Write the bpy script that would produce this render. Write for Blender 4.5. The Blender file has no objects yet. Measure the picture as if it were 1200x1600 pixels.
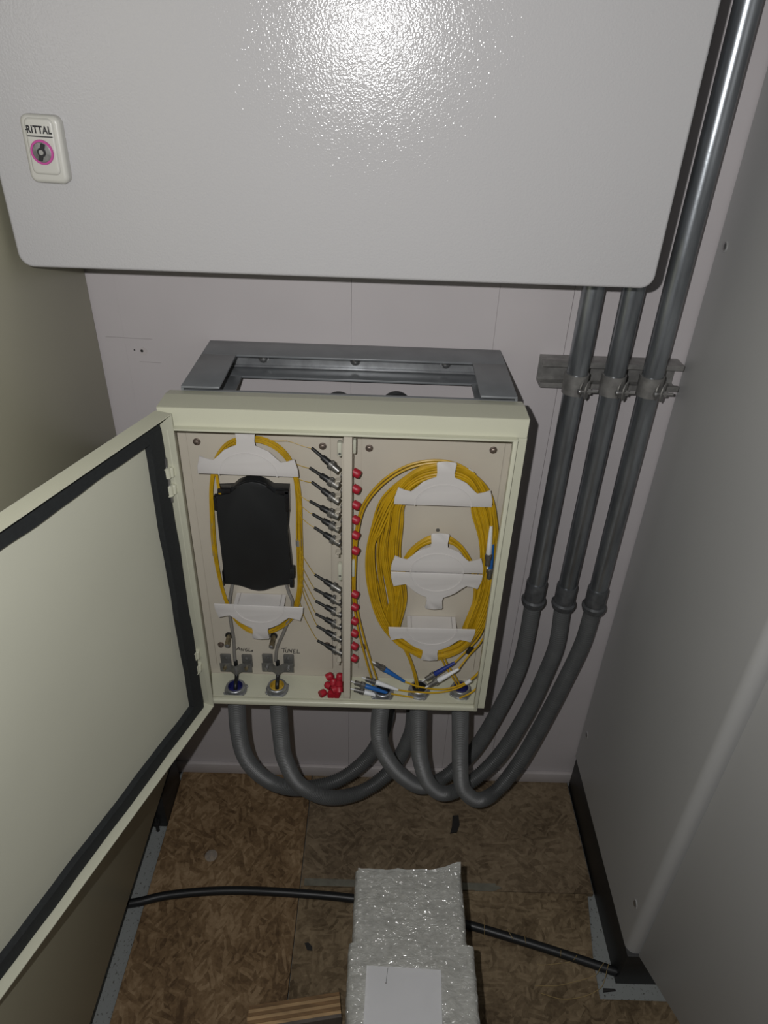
import bpy, bmesh, math, random
from mathutils import Vector, Matrix
random.seed(7)
S = bpy.context.scene
COL = S.collection
R = math.radians

# ------------------------------------------------------------------ camera
CAM = Vector((0.0, -1.07, 1.45))
RT = Vector((0.99940, 0.01008, 0.03191)).normalized()
FW = Vector((0.00896, 0.83802, -0.54557)).normalized()
UP = RT.cross(FW).normalized()
RT = FW.cross(UP).normalized()
FPX = 1096.35
cd = bpy.data.cameras.new('camera')
cd.sensor_fit = 'VERTICAL'
cd.sensor_height = 36.0
cd.lens = 36.0 * FPX / 1600.0
cd.clip_start = 0.01
cam = bpy.data.objects.new('camera', cd)
COL.objects.link(cam)
M = Matrix.Identity(4)
for i in range(3):
    M[i][0] = RT[i]; M[i][1] = UP[i]; M[i][2] = -FW[i]; M[i][3] = CAM[i]
cam.matrix_world = M
S.camera = cam

# ------------------------------------------------------------------ light
W = bpy.data.worlds.new('room_air')
S.world = W
W.use_nodes = True
bg = W.node_tree.nodes['Background']
bg.inputs[0].default_value = (1.0, 0.99, 0.96, 1)
bg.inputs[1].default_value = 0.07
ld = bpy.data.lights.new('torch_light', 'POINT')          # the phone's torch, beside the lens
ld.energy = 25.0
ld.shadow_soft_size = 0.005
ld.color = (1.0, 0.99, 0.985)
lo = bpy.data.objects.new('torch_light', ld)
COL.objects.link(lo)
lo.location = CAM - 0.048 * RT + 0.030 * UP
S.view_settings.view_transform = 'Standard'
S.view_settings.look = 'None'
S.view_settings.gamma = 1.0
S.view_settings.exposure = 0.0
S.view_settings.use_curve_mapping = False


# ------------------------------------------------------------------ points measured off the photograph
def _ray(x, y):
    return FW * FPX + RT * (x - 600.0) - UP * (y - 800.0)
def ony(x, y, Y):
    d = _ray(x, y); return CAM + d * ((Y - CAM.y) / d.y)
def onx(x, y, X):
    d = _ray(x, y); return CAM + d * ((X - CAM.x) / d.x)
def onz(x, y, Z):
    d = _ray(x, y); return CAM + d * ((Z - CAM.z) / d.z)


# ------------------------------------------------------------------ materials
def new_mat(name):
    m = bpy.data.materials.new(name); m.use_nodes = True
    nt = m.node_tree
    return m, nt, nt.nodes['Principled BSDF']

def nd(nt, t, **kw):
    n = nt.nodes.new(t)
    for k, v in kw.items():
        if k in n.inputs: n.inputs[k].default_value = v
        else: setattr(n, k, v)
    return n

def objco(nt, scale=(1, 1, 1), rot=(0, 0, 0)):
    g = nt.nodes.new('ShaderNodeNewGeometry')
    mp = nt.nodes.new('ShaderNodeMapping')
    mp.inputs['Scale'].default_value = scale
    mp.inputs['Rotation'].default_value = rot
    nt.links.new(g.outputs['Position'], mp.inputs['Vector'])
    return mp.outputs['Vector']

def paint(name, col, rough=0.45, metal=0.0, var=0.05, vscale=14.0, bump=0.0, bscale=300.0, bdist=0.0004, spec=0.5, stretch=(1, 1, 1), coat=0.0):
    m, nt, b = new_mat(name)
    L = nt.links
    b.inputs['Roughness'].default_value = rough
    b.inputs['Metallic'].default_value = metal
    b.inputs['Specular IOR Level'].default_value = spec
    b.inputs['Coat Weight'].default_value = coat
    v = objco(nt, stretch)
    n = nd(nt, 'ShaderNodeTexNoise', Scale=vscale, Detail=4.0)
    L.new(v, n.inputs['Vector'])
    r = nt.nodes.new('ShaderNodeValToRGB')
    r.color_ramp.elements[0].position = 0.3; r.color_ramp.elements[1].position = 0.7
    r.color_ramp.elements[0].color = tuple(max(0, c * (1 - var)) for c in col) + (1,)
    r.color_ramp.elements[1].color = tuple(min(1, c * (1 + var)) for c in col) + (1,)
    L.new(n.outputs['Fac'], r.inputs['Fac'])
    L.new(r.outputs['Color'], b.inputs['Base Color'])
    if bump > 0:
        n2 = nd(nt, 'ShaderNodeTexNoise', Scale=bscale, Detail=1.5)
        L.new(objco(nt), n2.inputs['Vector'])
        bp = nd(nt, 'ShaderNodeBump', Strength=bump, Distance=bdist)
        L.new(n2.outputs['Fac'], bp.inputs['Height'])
        L.new(bp.outputs['Normal'], b.inputs['Normal'])
    return m

MT = {}
MT['light_grey'] = paint('light_grey_powder_coat', (0.405, 0.40, 0.405), 0.13, var=0.015, vscale=3, bump=0.60, bscale=480, bdist=0.0006, spec=0.32)
MT['lock'] = paint('lock_plastic', (0.46, 0.455, 0.42), 0.35, var=0.02)
MT['ink'] = paint('black_ink', (0.012, 0.012, 0.014), 0.6)
MT['pink'] = paint('pink_plastic', (0.42, 0.06, 0.25), 0.5)
MT['lock_metal'] = paint('lock_metal', (0.22, 0.22, 0.22), 0.4, metal=0.6, var=0.3, vscale=200)
MT['dark_nut'] = paint('dark_nickel', (0.20, 0.195, 0.185), 0.34, metal=0.75, var=0.35, vscale=150)
MT['scratch'] = paint('scratch_grey', (0.30, 0.28, 0.275), 0.8)
MT['cream'] = paint('cream_powder_coat', (0.52, 0.52, 0.41), 0.32, var=0.03, vscale=6, bump=0.2, bscale=420, bdist=0.0006)
MT['plate'] = paint('beige_plate_paint', (0.50, 0.46, 0.385), 0.5, var=0.04, vscale=9, bump=0.1, bscale=400)
MT['door_in'] = paint('door_inside_paint', (0.50, 0.50, 0.41), 0.42, var=0.03, vscale=5, bump=0.1, bscale=400)
MT['gasket'] = paint('black_foam', (0.010, 0.012, 0.013), 0.85, var=0.2, vscale=200)
MT['wall'] = paint('wall_lining', (0.475, 0.445, 0.45), 0.6, var=0.04, vscale=5)
MT['wall_gap'] = paint('wall_joint', (0.20, 0.18, 0.17), 0.9)
MT['skirting'] = paint('skirting_paint', (0.46, 0.425, 0.42), 0.55, var=0.05, vscale=20)
MT['olive'] = paint('pebble_grey_paint', (0.36, 0.345, 0.255), 0.36, var=0.02, vscale=4, bump=0.1, bscale=400)
MT['grey_cab'] = paint('cabinet_grey_paint', (0.365, 0.365, 0.36), 0.38, var=0.02, vscale=4, bump=0.1, bscale=400)
MT['plinth'] = paint('black_plinth_paint', (0.014, 0.014, 0.014), 0.5, var=0.2, vscale=60)
MT['steel'] = paint('zinc_steel', (0.40, 0.40, 0.40), 0.34, metal=0.9, var=0.3, vscale=60)
MT['pipe'] = paint('galvanised_pipe', (0.30, 0.32, 0.34), 0.30, metal=0.85, var=0.28, vscale=70, stretch=(1, 1, 0.18), bump=0.15, bscale=160, bdist=0.0006)
MT['strut'] = paint('galvanised_strut', (0.27, 0.265, 0.255), 0.42, metal=0.6, var=0.25, vscale=60)
MT['coupling'] = paint('coupling_metal', (0.12, 0.125, 0.13), 0.35, metal=0.5, var=0.25, vscale=80)
MT['flex'] = paint('grey_flexible_plastic', (0.088, 0.091, 0.091), 0.42, var=0.12, vscale=30)
MT['frame'] = paint('grey_frame_paint', (0.165, 0.175, 0.185), 0.34, var=0.12, vscale=25)
MT['rail_zinc'] = paint('bare_zinc', (0.32, 0.33, 0.34), 0.35, metal=0.6, var=0.2, vscale=50)
MT['yellow'] = paint('yellow_jacket', (0.47, 0.285, 0.008), 0.42, var=0.12, vscale=60)
MT['fine_yellow'] = paint('yellow_fibre', (0.46, 0.30, 0.03), 0.45, var=0.08)
MT['white'] = paint('white_plastic', (0.55, 0.53, 0.515), 0.42, var=0.02)
MT['white_boot'] = paint('white_boot', (0.66, 0.67, 0.68), 0.45, var=0.05)
MT['blue_boot'] = paint('blue_boot', (0.012, 0.105, 0.36), 0.4, var=0.1)
MT['navy_boot'] = paint('navy_boot', (0.012, 0.03, 0.20), 0.4, var=0.1)
MT['black'] = paint('black_plastic', (0.011, 0.012, 0.013), 0.45, var=0.15)
MT['black_gloss'] = paint('black_gloss_plastic', (0.011, 0.011, 0.012), 0.2, var=0.1)
MT['red'] = paint('red_rubber', (0.35, 0.011, 0.025), 0.45, var=0.08)
MT['grey_tube'] = paint('clear_grey_tube', (0.20, 0.19, 0.175), 0.3, var=0.12, vscale=80)
MT['brass'] = paint('brass_stud', (0.26, 0.22, 0.14), 0.35, metal=0.7, var=0.3, vscale=150)
MT['screw'] = paint('dull_screw', (0.26, 0.21, 0.18), 0.38, metal=0.8, var=0.4, vscale=300)
MT['clamp'] = paint('clamp_steel', (0.15, 0.148, 0.14), 0.42, metal=0.4, var=0.2, vscale=90)
MT['nut'] = paint('nut_zinc', (0.34, 0.35, 0.37), 0.32, metal=0.75, var=0.25, vscale=100)
MT['bush_blue'] = paint('blue_bushing', (0.01, 0.012, 0.09), 0.5)
MT['bush_yellow'] = paint('yellow_bushing', (0.42, 0.27, 0.03), 0.5)
MT['marker'] = paint('marker_ink', (0.02, 0.018, 0.016), 0.7)
MT['paper'] = paint('paper', (0.86, 0.86, 0.88), 0.55, var=0.02)
MT['cable'] = paint('black_cable', (0.011, 0.012, 0.013), 0.42, var=0.15)
MT['thread'] = paint('straw_thread', (0.33, 0.24, 0.10), 0.6)
MT['tape'] = paint('grey_tape', (0.15, 0.145, 0.115), 0.5, var=0.2, vscale=60)
MT['chip'] = paint('dark_chip', (0.015, 0.014, 0.013), 0.6)
MT['blue_chip'] = paint('blue_chip', (0.03, 0.035, 0.10), 0.6)
MT['concrete'] = paint('grey_floor', (0.24, 0.255, 0.25), 0.8, var=0.15, vscale=60)
MT['ply_light'] = paint('ply_light', (0.40, 0.26, 0.13), 0.7, var=0.3, vscale=120, stretch=(0.15, 1, 1))
MT['ply_dark'] = paint('ply_dark', (0.20, 0.115, 0.05), 0.7, var=0.35, vscale=120, stretch=(0.15, 1, 1))
MT['ply_face'] = paint('ply_face', (0.12, 0.10, 0.085), 0.75, var=0.2, vscale=40)

def speckle_mat():
    m, nt, b = new_mat('speckled_grey_floor'); L = nt.links
    b.inputs['Roughness'].default_value = 0.8
    n = nd(nt, 'ShaderNodeTexNoise', Scale=230.0, Detail=3.0); L.new(objco(nt), n.inputs['Vector'])
    r = nt.nodes.new('ShaderNodeValToRGB')
    e = r.color_ramp.elements
    e[0].position = 0.30; e[0].color = (0.06, 0.055, 0.045, 1)
    e[1].position = 0.40; e[1].color = (0.24, 0.255, 0.25, 1)
    L.new(n.outputs['Fac'], r.inputs['Fac']); L.new(r.outputs['Color'], b.inputs['Base Color'])
    return m
MT['concrete'] = speckle_mat()

def osb(name, dark, mid, light, seed):
    m, nt, b = new_mat(name); L = nt.links
    b.inputs['Roughness'].default_value = 0.7
    b.inputs['Specular IOR Level'].default_value = 0.25
    g = nt.nodes.new('ShaderNodeNewGeometry')
    warp = nd(nt, 'ShaderNodeTexNoise', Scale=26.0, Detail=2.0)
    L.new(g.outputs['Position'], warp.inputs['Vector'])
    ad = nt.nodes.new('ShaderNodeMixRGB'); ad.blend_type = 'ADD'; ad.inputs[0].default_value = 0.010
    L.new(g.outputs['Position'], ad.inputs[1]); L.new(warp.outputs['Color'], ad.inputs[2])
    outs = []
    for k, (sc, rz) in enumerate((((30, 150, 40), 0.5 + seed), ((34, 170, 40), 2.1 + seed), ((30, 130, 40), 1.3 + seed))):
        mp = nt.nodes.new('ShaderNodeMapping'); mp.inputs['Scale'].default_value = (1, 1, 1)
        mp.inputs['Rotation'].default_value = (0, 0, rz); mp.inputs['Location'].default_value = (seed, k * 3.1, 0)
        mp2 = nt.nodes.new('ShaderNodeMapping'); mp2.inputs['Scale'].default_value = sc
        L.new(ad.outputs[0], mp.inputs['Vector']); L.new(mp.outputs[0], mp2.inputs['Vector'])
        v = nd(nt, 'ShaderNodeTexVoronoi', Scale=1.0); L.new(mp2.outputs[0], v.inputs['Vector'])
        outs.append(v)
    sel = nd(nt, 'ShaderNodeTexVoronoi', Scale=45.0); L.new(ad.outputs[0], sel.inputs['Vector'])
    sp = nt.nodes.new('ShaderNodeSeparateColor'); L.new(sel.outputs['Color'], sp.inputs[0])
    def val(vn):
        s = nt.nodes.new('ShaderNodeSeparateColor'); L.new(vn.outputs['Color'], s.inputs[0]); return s.outputs[0]
    def gt(sock, th):
        mm = nd(nt, 'ShaderNodeMath', operation='GREATER_THAN'); L.new(sock, mm.inputs[0]); mm.inputs[1].default_value = th; return mm.outputs[0]
    def mixv(f, a, c):
        mm = nt.nodes.new('ShaderNodeMix'); L.new(f, mm.inputs[0]); L.new(a, mm.inputs[2]); L.new(c, mm.inputs[3]); return mm.outputs[0]
    x = mixv(gt(sp.outputs[0], 0.36), val(outs[0]), val(outs[1]))
    x = mixv(gt(sp.outputs[1], 0.62), x, val(outs[2]))
    big = nd(nt, 'ShaderNodeTexNoise', Scale=9.0, Detail=5.0); L.new(g.outputs['Position'], big.inputs['Vector'])
    fine = nd(nt, 'ShaderNodeTexNoise', Scale=85.0, Detail=6.0, Roughness=0.62, Distortion=0.6); L.new(g.outputs['Position'], fine.inputs['Vector'])
    def lin(s, a, c):
        mm = nd(nt, 'ShaderNodeMath', operation='MULTIPLY_ADD'); L.new(s, mm.inputs[0]); mm.inputs[1].default_value = a
        if isinstance(c, float): mm.inputs[2].default_value = c
        else: L.new(c, mm.inputs[2])
        return mm.outputs[0]
    t = lin(x, 0.34, lin(big.outputs['Fac'], 0.85, lin(fine.outputs['Fac'], 0.80, -0.48)))
    r = nt.nodes.new('ShaderNodeValToRGB'); e = r.color_ramp.elements
    e[0].position = 0.22; e[0].color = dark + (1,)
    e[1].position = 0.92; e[1].color = light + (1,)
    q = e.new(0.52); q.color = mid + (1,)
    L.new(t, r.inputs['Fac']); L.new(r.outputs['Color'], b.inputs['Base Color'])
    bp = nd(nt, 'ShaderNodeBump', Strength=0.35, Distance=0.001); L.new(t, bp.inputs['Height']); L.new(bp.outputs['Normal'], b.inputs['Normal'])
    return m
MT['osb_red'] = osb('osb_reddish', (0.085, 0.050, 0.024), (0.185, 0.118, 0.060), (0.34, 0.24, 0.14), 0.0)
MT['osb_brown'] = osb('osb_brown', (0.085, 0.060, 0.036), (0.165, 0.122, 0.076), (0.26, 0.20, 0.13), 1.7)
MT['osb_tan'] = osb('osb_tan', (0.080, 0.055, 0.030), (0.165, 0.120, 0.070), (0.29, 0.22, 0.135), 4.2)

def wrap_mat():
    m, nt, b = new_mat('bubble_wrap_film'); L = nt.links
    b.inputs['Roughness'].default_value = 0.5
    b.inputs['Specular IOR Level'].default_value = 0.3
    b.inputs['Coat Weight'].default_value = 1.0
    b.inputs['Coat IOR'].default_value = 1.9
    b.inputs['Coat Roughness'].default_value = 0.11
    v = objco(nt, (1, 1.7, 1.3))
    n = nd(nt, 'ShaderNodeTexNoise', Scale=34.0, Detail=6.0, Roughness=0.65, Distortion=1.2); L.new(v, n.inputs['Vector'])
    r = nt.nodes.new('ShaderNodeValToRGB'); e = r.color_ramp.elements
    e[0].position = 0.3; e[0].color = (0.26, 0.26, 0.24, 1)
    e[1].position = 0.75; e[1].color = (0.40, 0.40, 0.375, 1)
    L.new(n.outputs['Fac'], r.inputs['Fac']); L.new(r.outputs['Color'], b.inputs['Base Color'])
    n3 = nd(nt, 'ShaderNodeTexNoise', Scale=60.0, Detail=2.0, Roughness=0.55, Distortion=1.2); L.new(v, n3.inputs['Vector'])
    sb = nd(nt, 'ShaderNodeMath', operation='SUBTRACT'); L.new(n3.outputs['Fac'], sb.inputs[0]); sb.inputs[1].default_value = 0.5
    ab = nd(nt, 'ShaderNodeMath', operation='ABSOLUTE'); L.new(sb.outputs[0], ab.inputs[0])
    vo = nd(nt, 'ShaderNodeTexNoise', Scale=260.0, Detail=2.0); L.new(objco(nt), vo.inputs['Vector'])
    ad = nd(nt, 'ShaderNodeMath', operation='MULTIPLY_ADD'); L.new(vo.outputs['Fac'], ad.inputs[0]); ad.inputs[1].default_value = 0.02; L.new(ab.outputs[0], ad.inputs[2])
    vb = nd(nt, 'ShaderNodeTexVoronoi', Scale=105.0, Randomness=0.75); L.new(objco(nt, (0.85, 1.15, 1.0)), vb.inputs['Vector'])
    sq = nd(nt, 'ShaderNodeMath', operation='POWER'); L.new(vb.outputs['Distance'], sq.inputs[0]); sq.inputs[1].default_value = 2.0
    mk = nd(nt, 'ShaderNodeTexNoise', Scale=32.0, Detail=3.0); L.new(v, mk.inputs['Vector'])
    mr = nd(nt, 'ShaderNodeMapRange'); L.new(mk.outputs['Fac'], mr.inputs[0]); mr.inputs[1].default_value = 0.34; mr.inputs[2].default_value = 0.58; mr.inputs[3].default_value = 0.0; mr.inputs[4].default_value = -1.0
    bb_ = nd(nt, 'ShaderNodeMath', operation='MULTIPLY'); L.new(sq.outputs[0], bb_.inputs[0]); L.new(mr.outputs[0], bb_.inputs[1])
    hh_ = nd(nt, 'ShaderNodeMath', operation='MULTIPLY_ADD'); L.new(ab.outputs[0], hh_.inputs[0]); hh_.inputs[1].default_value = 0.40; L.new(bb_.outputs[0], hh_.inputs[2])
    bp = nd(nt, 'ShaderNodeBump', Strength=1.0, Distance=0.0120); L.new(hh_.outputs[0], bp.inputs['Height'])
    bp2 = nd(nt, 'ShaderNodeBump', Strength=0.35, Distance=0.0035); L.new(ad.outputs[0], bp2.inputs['Height'])
    L.new(bp2.outputs['Normal'], b.inputs['Normal']); L.new(bp.outputs['Normal'], b.inputs['Coat Normal'])
    return m
MT['wrap'] = wrap_mat()
def clear_mat():
    m, nt, b = new_mat('clear_film')
    b.inputs['Base Color'].default_value = (0.75, 0.75, 0.72, 1)
    b.inputs['Roughness'].default_value = 0.12
    b.inputs['Alpha'].default_value = 0.12
    return m
MT['clear'] = clear_mat()


# ------------------------------------------------------------------ geometry helpers
def smooth_path(pts, step, closed=False):
    P = [Vector(p) for p in pts]; n = len(P); dense = []
    segs = n if closed else n - 1
    for i in range(segs):
        if closed: a, b, c, d = P[(i - 1) % n], P[i], P[(i + 1) % n], P[(i + 2) % n]
        else:
            b, c = P[i], P[i + 1]
            a = P[i - 1] if i else b * 2 - c
            d = P[i + 2] if i + 2 < n else c * 2 - b
        for k in range(24):
            t = k / 24
            dense.append(0.5 * ((2 * b) + (c - a) * t + (2 * a - 5 * b + 4 * c - d) * t * t + (3 * b - a - 3 * c + d) * t ** 3))
    if not closed: dense.append(P[-1])
    else: dense.append(dense[0].copy())
    acc = [0.0]
    for i in range(1, len(dense)): acc.append(acc[-1] + (dense[i] - dense[i - 1]).length)
    tot = acc[-1]; m = max(2, int(round(tot / step))); out = []; j = 0
    for k in range(m if closed else m + 1):
        s = tot * k / m
        while j < len(acc) - 2 and acc[j + 1] < s: j += 1
        w = (s - acc[j]) / max(1e-9, acc[j + 1] - acc[j])
        out.append(dense[j].lerp(dense[j + 1], min(1, w)))
    return out


class G:
    def __init__(self): self.bm = bmesh.new()
    def box(self, x0, x1, y0, y1, z0, z1, bev=0.0, seg=2, mtx=None):
        r = bmesh.ops.create_cube(self.bm, size=1.0)
        vs = r['verts']
        for v in vs:
            v.co = Vector(((x0 + x1) / 2 + v.co.x * (x1 - x0), (y0 + y1) / 2 + v.co.y * (y1 - y0), (z0 + z1) / 2 + v.co.z * (z1 - z0)))
        if bev > 0:
            es = list({e for v in vs for e in v.link_edges})
            rr = bmesh.ops.bevel(self.bm, geom=es, offset=bev, segments=seg, profile=0.5, affect='EDGES')
            vs = list({v for f in rr['faces'] for v in f.verts} | {v for v in vs if v.is_valid})
        if mtx is not None:
            for v in vs: v.co = mtx @ v.co
        return self
    def rings(self, rings, closed=False, cap=True):
        bm = self.bm; V = [[bm.verts.new(p) for p in r] for r in rings]; n = len(V[0]); m = len(V)
        for i in range(m if closed else m - 1):
            a = V[i]; b = V[(i + 1) % m]
            for j in range(n):
                bm.faces.new((a[j], a[(j + 1) % n], b[(j + 1) % n], b[j]))
        if cap and not closed:
            bm.faces.new(list(reversed(V[0]))); bm.faces.new(V[-1])
        return self
    def tube(self, pts, r, n=8, closed=False, rf=None, cap=True):
        P = [Vector(p) for p in pts]; m = len(P); rings = []
        t0 = (P[1] - P[0]).normalized()
        nrm = t0.orthogonal().normalized()
        T = []
        for i in range(m):
            if closed: t = P[(i + 1) % m] - P[(i - 1) % m]
            else: t = P[min(i + 1, m - 1)] - P[max(i - 1, 0)]
            T.append(t.normalized())
        for i in range(m):
            t = T[i]
            nrm = (nrm - t * nrm.dot(t)).normalized(); b = t.cross(nrm)
            rr = rf(i) if rf else r
            rings.append([P[i] + (nrm * math.cos(2 * math.pi * k / n) + b * math.sin(2 * math.pi * k / n)) * rr for k in range(n)])
        return self.rings(rings, closed, cap)
    def lathe(self, p, axis, prof, n=20, cap=True):
        p = Vector(p); a = Vector(axis).normalized(); u = a.orthogonal().normalized(); w = a.cross(u)
        rings = [[p + a * t + (u * math.cos(2 * math.pi * k / n) + w * math.sin(2 * math.pi * k / n)) * r for k in range(n)] for t, r in prof]
        return self.rings(rings, False, cap)
    def cyl(self, p, q, r, r1=None, n=16):
        p = Vector(p); q = Vector(q); L = (q - p).length
        return self.lathe(p, q - p, [(0, r), (L, r if r1 is None else r1)], n)
    def prism(self, poly, fn, h0, h1, bev=0.0):
        bm = self.bm
        A = [bm.verts.new(fn(a, b, h0)) for a, b in poly]; B = [bm.verts.new(fn(a, b, h1)) for a, b in poly]
        n = len(poly)
        f1 = bm.faces.new(A); f2 = bm.faces.new(list(reversed(B)))
        for i in range(n): bm.faces.new((A[(i + 1) % n], A[i], B[i], B[(i + 1) % n]))
        if bev > 0:
            es = list(f2.edges)
            bmesh.ops.bevel(bm, geom=es, offset=bev, segments=2, profile=0.5, affect='EDGES')
        return self
    def loft(self, layers, fn):
        return self.rings([[fn(a, b, h) for a, b in poly] for poly, h in layers])
    def xz(self, poly, y0, y1, bev=0.0):
        return self.prism(poly, lambda a, b, h: Vector((a, h, b)), y0, y1, bev)
    def mesh(self, name):
        bmesh.ops.recalc_face_normals(self.bm, faces=self.bm.faces[:])
        me = bpy.data.meshes.new(name); self.bm.to_mesh(me); self.bm.free()
        me.shade_smooth(); me.set_sharp_from_angle(angle=R(38))
        return me
    def obj(self, name, mat, parent=None, local=False):
        return link(name, self.mesh(name), mat, parent, local)


def link(name, me, mat, parent=None, local=False):
    if mat is not None and not me.materials: me.materials.append(MT[mat])
    o = bpy.data.objects.new(name, me); COL.objects.link(o)
    if parent is not None:
        o.parent = parent
        if not local and parent.type == 'EMPTY':
            o.matrix_parent_inverse = parent.matrix_basis.inverted()
        elif not local and parent.parent is None and parent.location.length > 0:
            o.matrix_parent_inverse = parent.matrix_basis.inverted()
    return o

def thing(name, label, cat, loc=(0, 0, 0), group=None):
    o = bpy.data.objects.new(name, None); COL.objects.link(o)
    o.location = loc; o.empty_display_size = 0.02
    o['label'] = label; o['category'] = cat
    if group: o['group'] = group
    return o

def tag(o, label, cat, group=None):
    o['label'] = label; o['category'] = cat
    if group: o['group'] = group
    me = o.data                                        # origin to the base of the thing
    if o.location.length == 0 and me is not None and not o.children:
        xs = [v.co for v in me.vertices]
        c = Vector(((min(v.x for v in xs) + max(v.x for v in xs)) / 2, (min(v.y for v in xs) + max(v.y for v in xs)) / 2, min(v.z for v in xs)))
        me.transform(Matrix.Translation(-c)); o.location = c
    return o

def structure(o):
    o['kind'] = 'structure'; return o

def rounded(x0, x1, z0, z1, r, n=8):
    out = []
    for cx, cz, a0 in ((x1 - r, z1 - r, 0), (x0 + r, z1 - r, 90), (x0 + r, z0 + r, 180), (x1 - r, z0 + r, 270)):
        for k in range(n + 1):
            a = R(a0 + 90 * k / n); out.append((cx + r * math.cos(a), cz + r * math.sin(a)))
    return out

def soft_slab(x0, x1, z0, z1, r, hb, hf, e, n=8, steps=5):
    sg = 1 if hf > hb else -1
    L = [(rounded(x0, x1, z0, z1, r, n), hb)]
    for k in range(steps + 1):
        a = R(90 * k / steps); i = e * (1 - math.cos(a)); L.append((rounded(x0 + i, x1 - i, z0 + i, z1 - i, max(r - i, 0.0005), n), hf - sg * e * (1 - math.sin(a))))
    return L

def text_mesh(s, size, bold=0.0):
    cu = bpy.data.curves.new('lettering', 'FONT'); cu.body = s; cu.size = size
    cu.align_x = 'CENTER'; cu.align_y = 'CENTER'; cu.offset = bold; cu.space_character = 1.12
    t = bpy.data.objects.new('lettering_tmp', cu); COL.objects.link(t)
    bpy.context.view_layer.update()
    me = bpy.data.meshes.new_from_object(t.evaluated_get(bpy.context.evaluated_depsgraph_get()))
    bpy.data.objects.remove(t); bpy.data.curves.remove(cu)
    return me


# ================================================================== THE SETTING
# back wall: lining sheets with narrow open joints over a backing
wall = structure(G().box(-1.7, 1.7, 0.012, 0.10, -0.02, 2.7).obj('wall_back', 'wall_gap'))
seams = [-1.7, -0.407, -0.0503, 0.173, 0.286, 1.7]
for i in range(5):
    gap = (0.0003, 0.00003, 0.00016, 0.00018, 0.00035, 0.0003)
    off = (0.0, -0.0012, -0.0010, -0.0010, -0.0004)[i]
    G().box(seams[i] + gap[i], seams[i + 1] - gap[i + 1], off * 0 + 0.0, 0.0118, -0.012, 2.7).obj('wall_panel', 'wall', wall)
# a filled fixing hole and its scratches
h = ony(224, 549, 0)
G().lathe(h + Vector((0, -0.0006, 0)), (0, 1, 0), [(0, 0.0062), (0.002, 0.0062)], 14).obj('hole_filler', 'skirting', wall)
G().lathe(h + Vector((-0.002, -0.0009, 0.001)), (0, 1, 0), [(0, 0.0024), (0.002, 0.0024)], 8).obj('fixing_hole', 'chip', wall)
G().lathe(ony(210, 547, -0.0005), (0, 1, 0), [(0, 0.0013), (0.002, 0.0013)], 8).obj('fixing_hole', 'chip', wall)
for (a, b) in (((165, 526), (238, 530)), ((218, 565), (252, 567)), ((1052, 628 - 105), (1062, 490))):
    p = ony(*a, -0.0004); q = ony(*b, -0.0004)
    G().cyl(p, q, 0.00035, n=5).obj('scratch', 'scratch', wall)
bb = structure(G().box(-0.46, 0.60, -0.010, -0.0002, 0.0006, 0.033, 0.002).obj('baseboard_back', 'skirting'))

# floor: speckled grey base with sheets of strand board on it
floor = structure(G().box(-1.7, 1.7, -2.4, 0.10, -0.06, -0.012).obj('floor', 'concrete'))
G().box(-0.445, -0.1366, -2.3, -0.0005, -0.0118, 0.0, 0.0008, 1).obj('osb_board', 'osb_red', floor)
G().box(-0.1352, 0.4755, -0.2742, -0.0005, -0.0118, 0.0, 0.0008, 1).obj('osb_board', 'osb_brown', floor)
poly = [(-0.1352, -0.2757), (0.462, -0.2757), (0.444, -0.40), (0.440, -0.470), (1.3, -0.475), (1.3, -2.3), (-0.1352, -2.3)]
G().prism(poly, lambda a, b, hh: Vector((a, b, hh)), -0.0118, 0.0).obj('osb_board', 'osb_tan', floor)
a = onz(738, 1388, 0); b = onz(790, 1388, 0)
G().box(-0.128, a.x + 0.05, -0.2735, -0.2585, 0.0, 0.0007).obj('joint_tape', 'tape', floor)

# ================================================================== UPPER WALL CABINET
UX0, UX1, UY, UZ0, UZ1 = -0.437, 0.3232, -0.211, 1.2235, 1.9835
uc = thing('wall_cabinet', 'large light grey wall cabinet with a lock badge, above the open box', 'cabinet', ((UX0 + UX1) / 2, -0.1, UZ0))
G().box(UX0 + 0.006, UX1 - 0.006, UY + 0.018, -0.0008, UZ0 + 0.006, UZ1 - 0.006, 0.004).obj('body', 'light_grey', uc)
door = G().loft(soft_slab(UX0, UX1, UZ0, UZ1, 0.016, UY + 0.017, UY, 0.004), lambda a, b, h: Vector((a, h, b))).obj('door', 'light_grey', uc)
# lock badge
c0 = ony(75.5, 232.5, UY)
lk = Matrix.Translation((c0.x, 0, c0.z)) @ Matrix.Rotation(R(1.5), 4, 'Y')
def lkp(a, b, hh): return lk @ Vector((a, hh, b))
lock = G().loft(soft_slab(-0.0212, 0.0212, -0.0335, 0.0335, 0.008, UY + 0.0005, UY - 0.012, 0.005), lkp).obj('lock_escutcheon', 'lock', door)
G().loft(soft_slab(-0.0160, 0.0150, -0.0245, 0.0305, 0.006, UY - 0.010, UY - 0.0140, 0.003), lkp).obj('badge_face', 'lock', door)
G().lathe(lkp(-0.001, -0.002, UY - 0.0135), (0, -1, 0), [(0, 0.0122), (0.0020, 0.0122), (0.0024, 0.0118), (0.0024, 0.0100), (0.0010, 0.0098)], 32).obj('lock_ring', 'pink', door)
g = G(); g.lathe(lkp(-0.001, -0.002, UY - 0.0140), (0, -1, 0), [(0, 0.0098), (0.0014, 0.0098), (0.0016, 0.0092)], 28); g.obj('lock_cylinder', 'lock_metal', door)
g = G()
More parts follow.
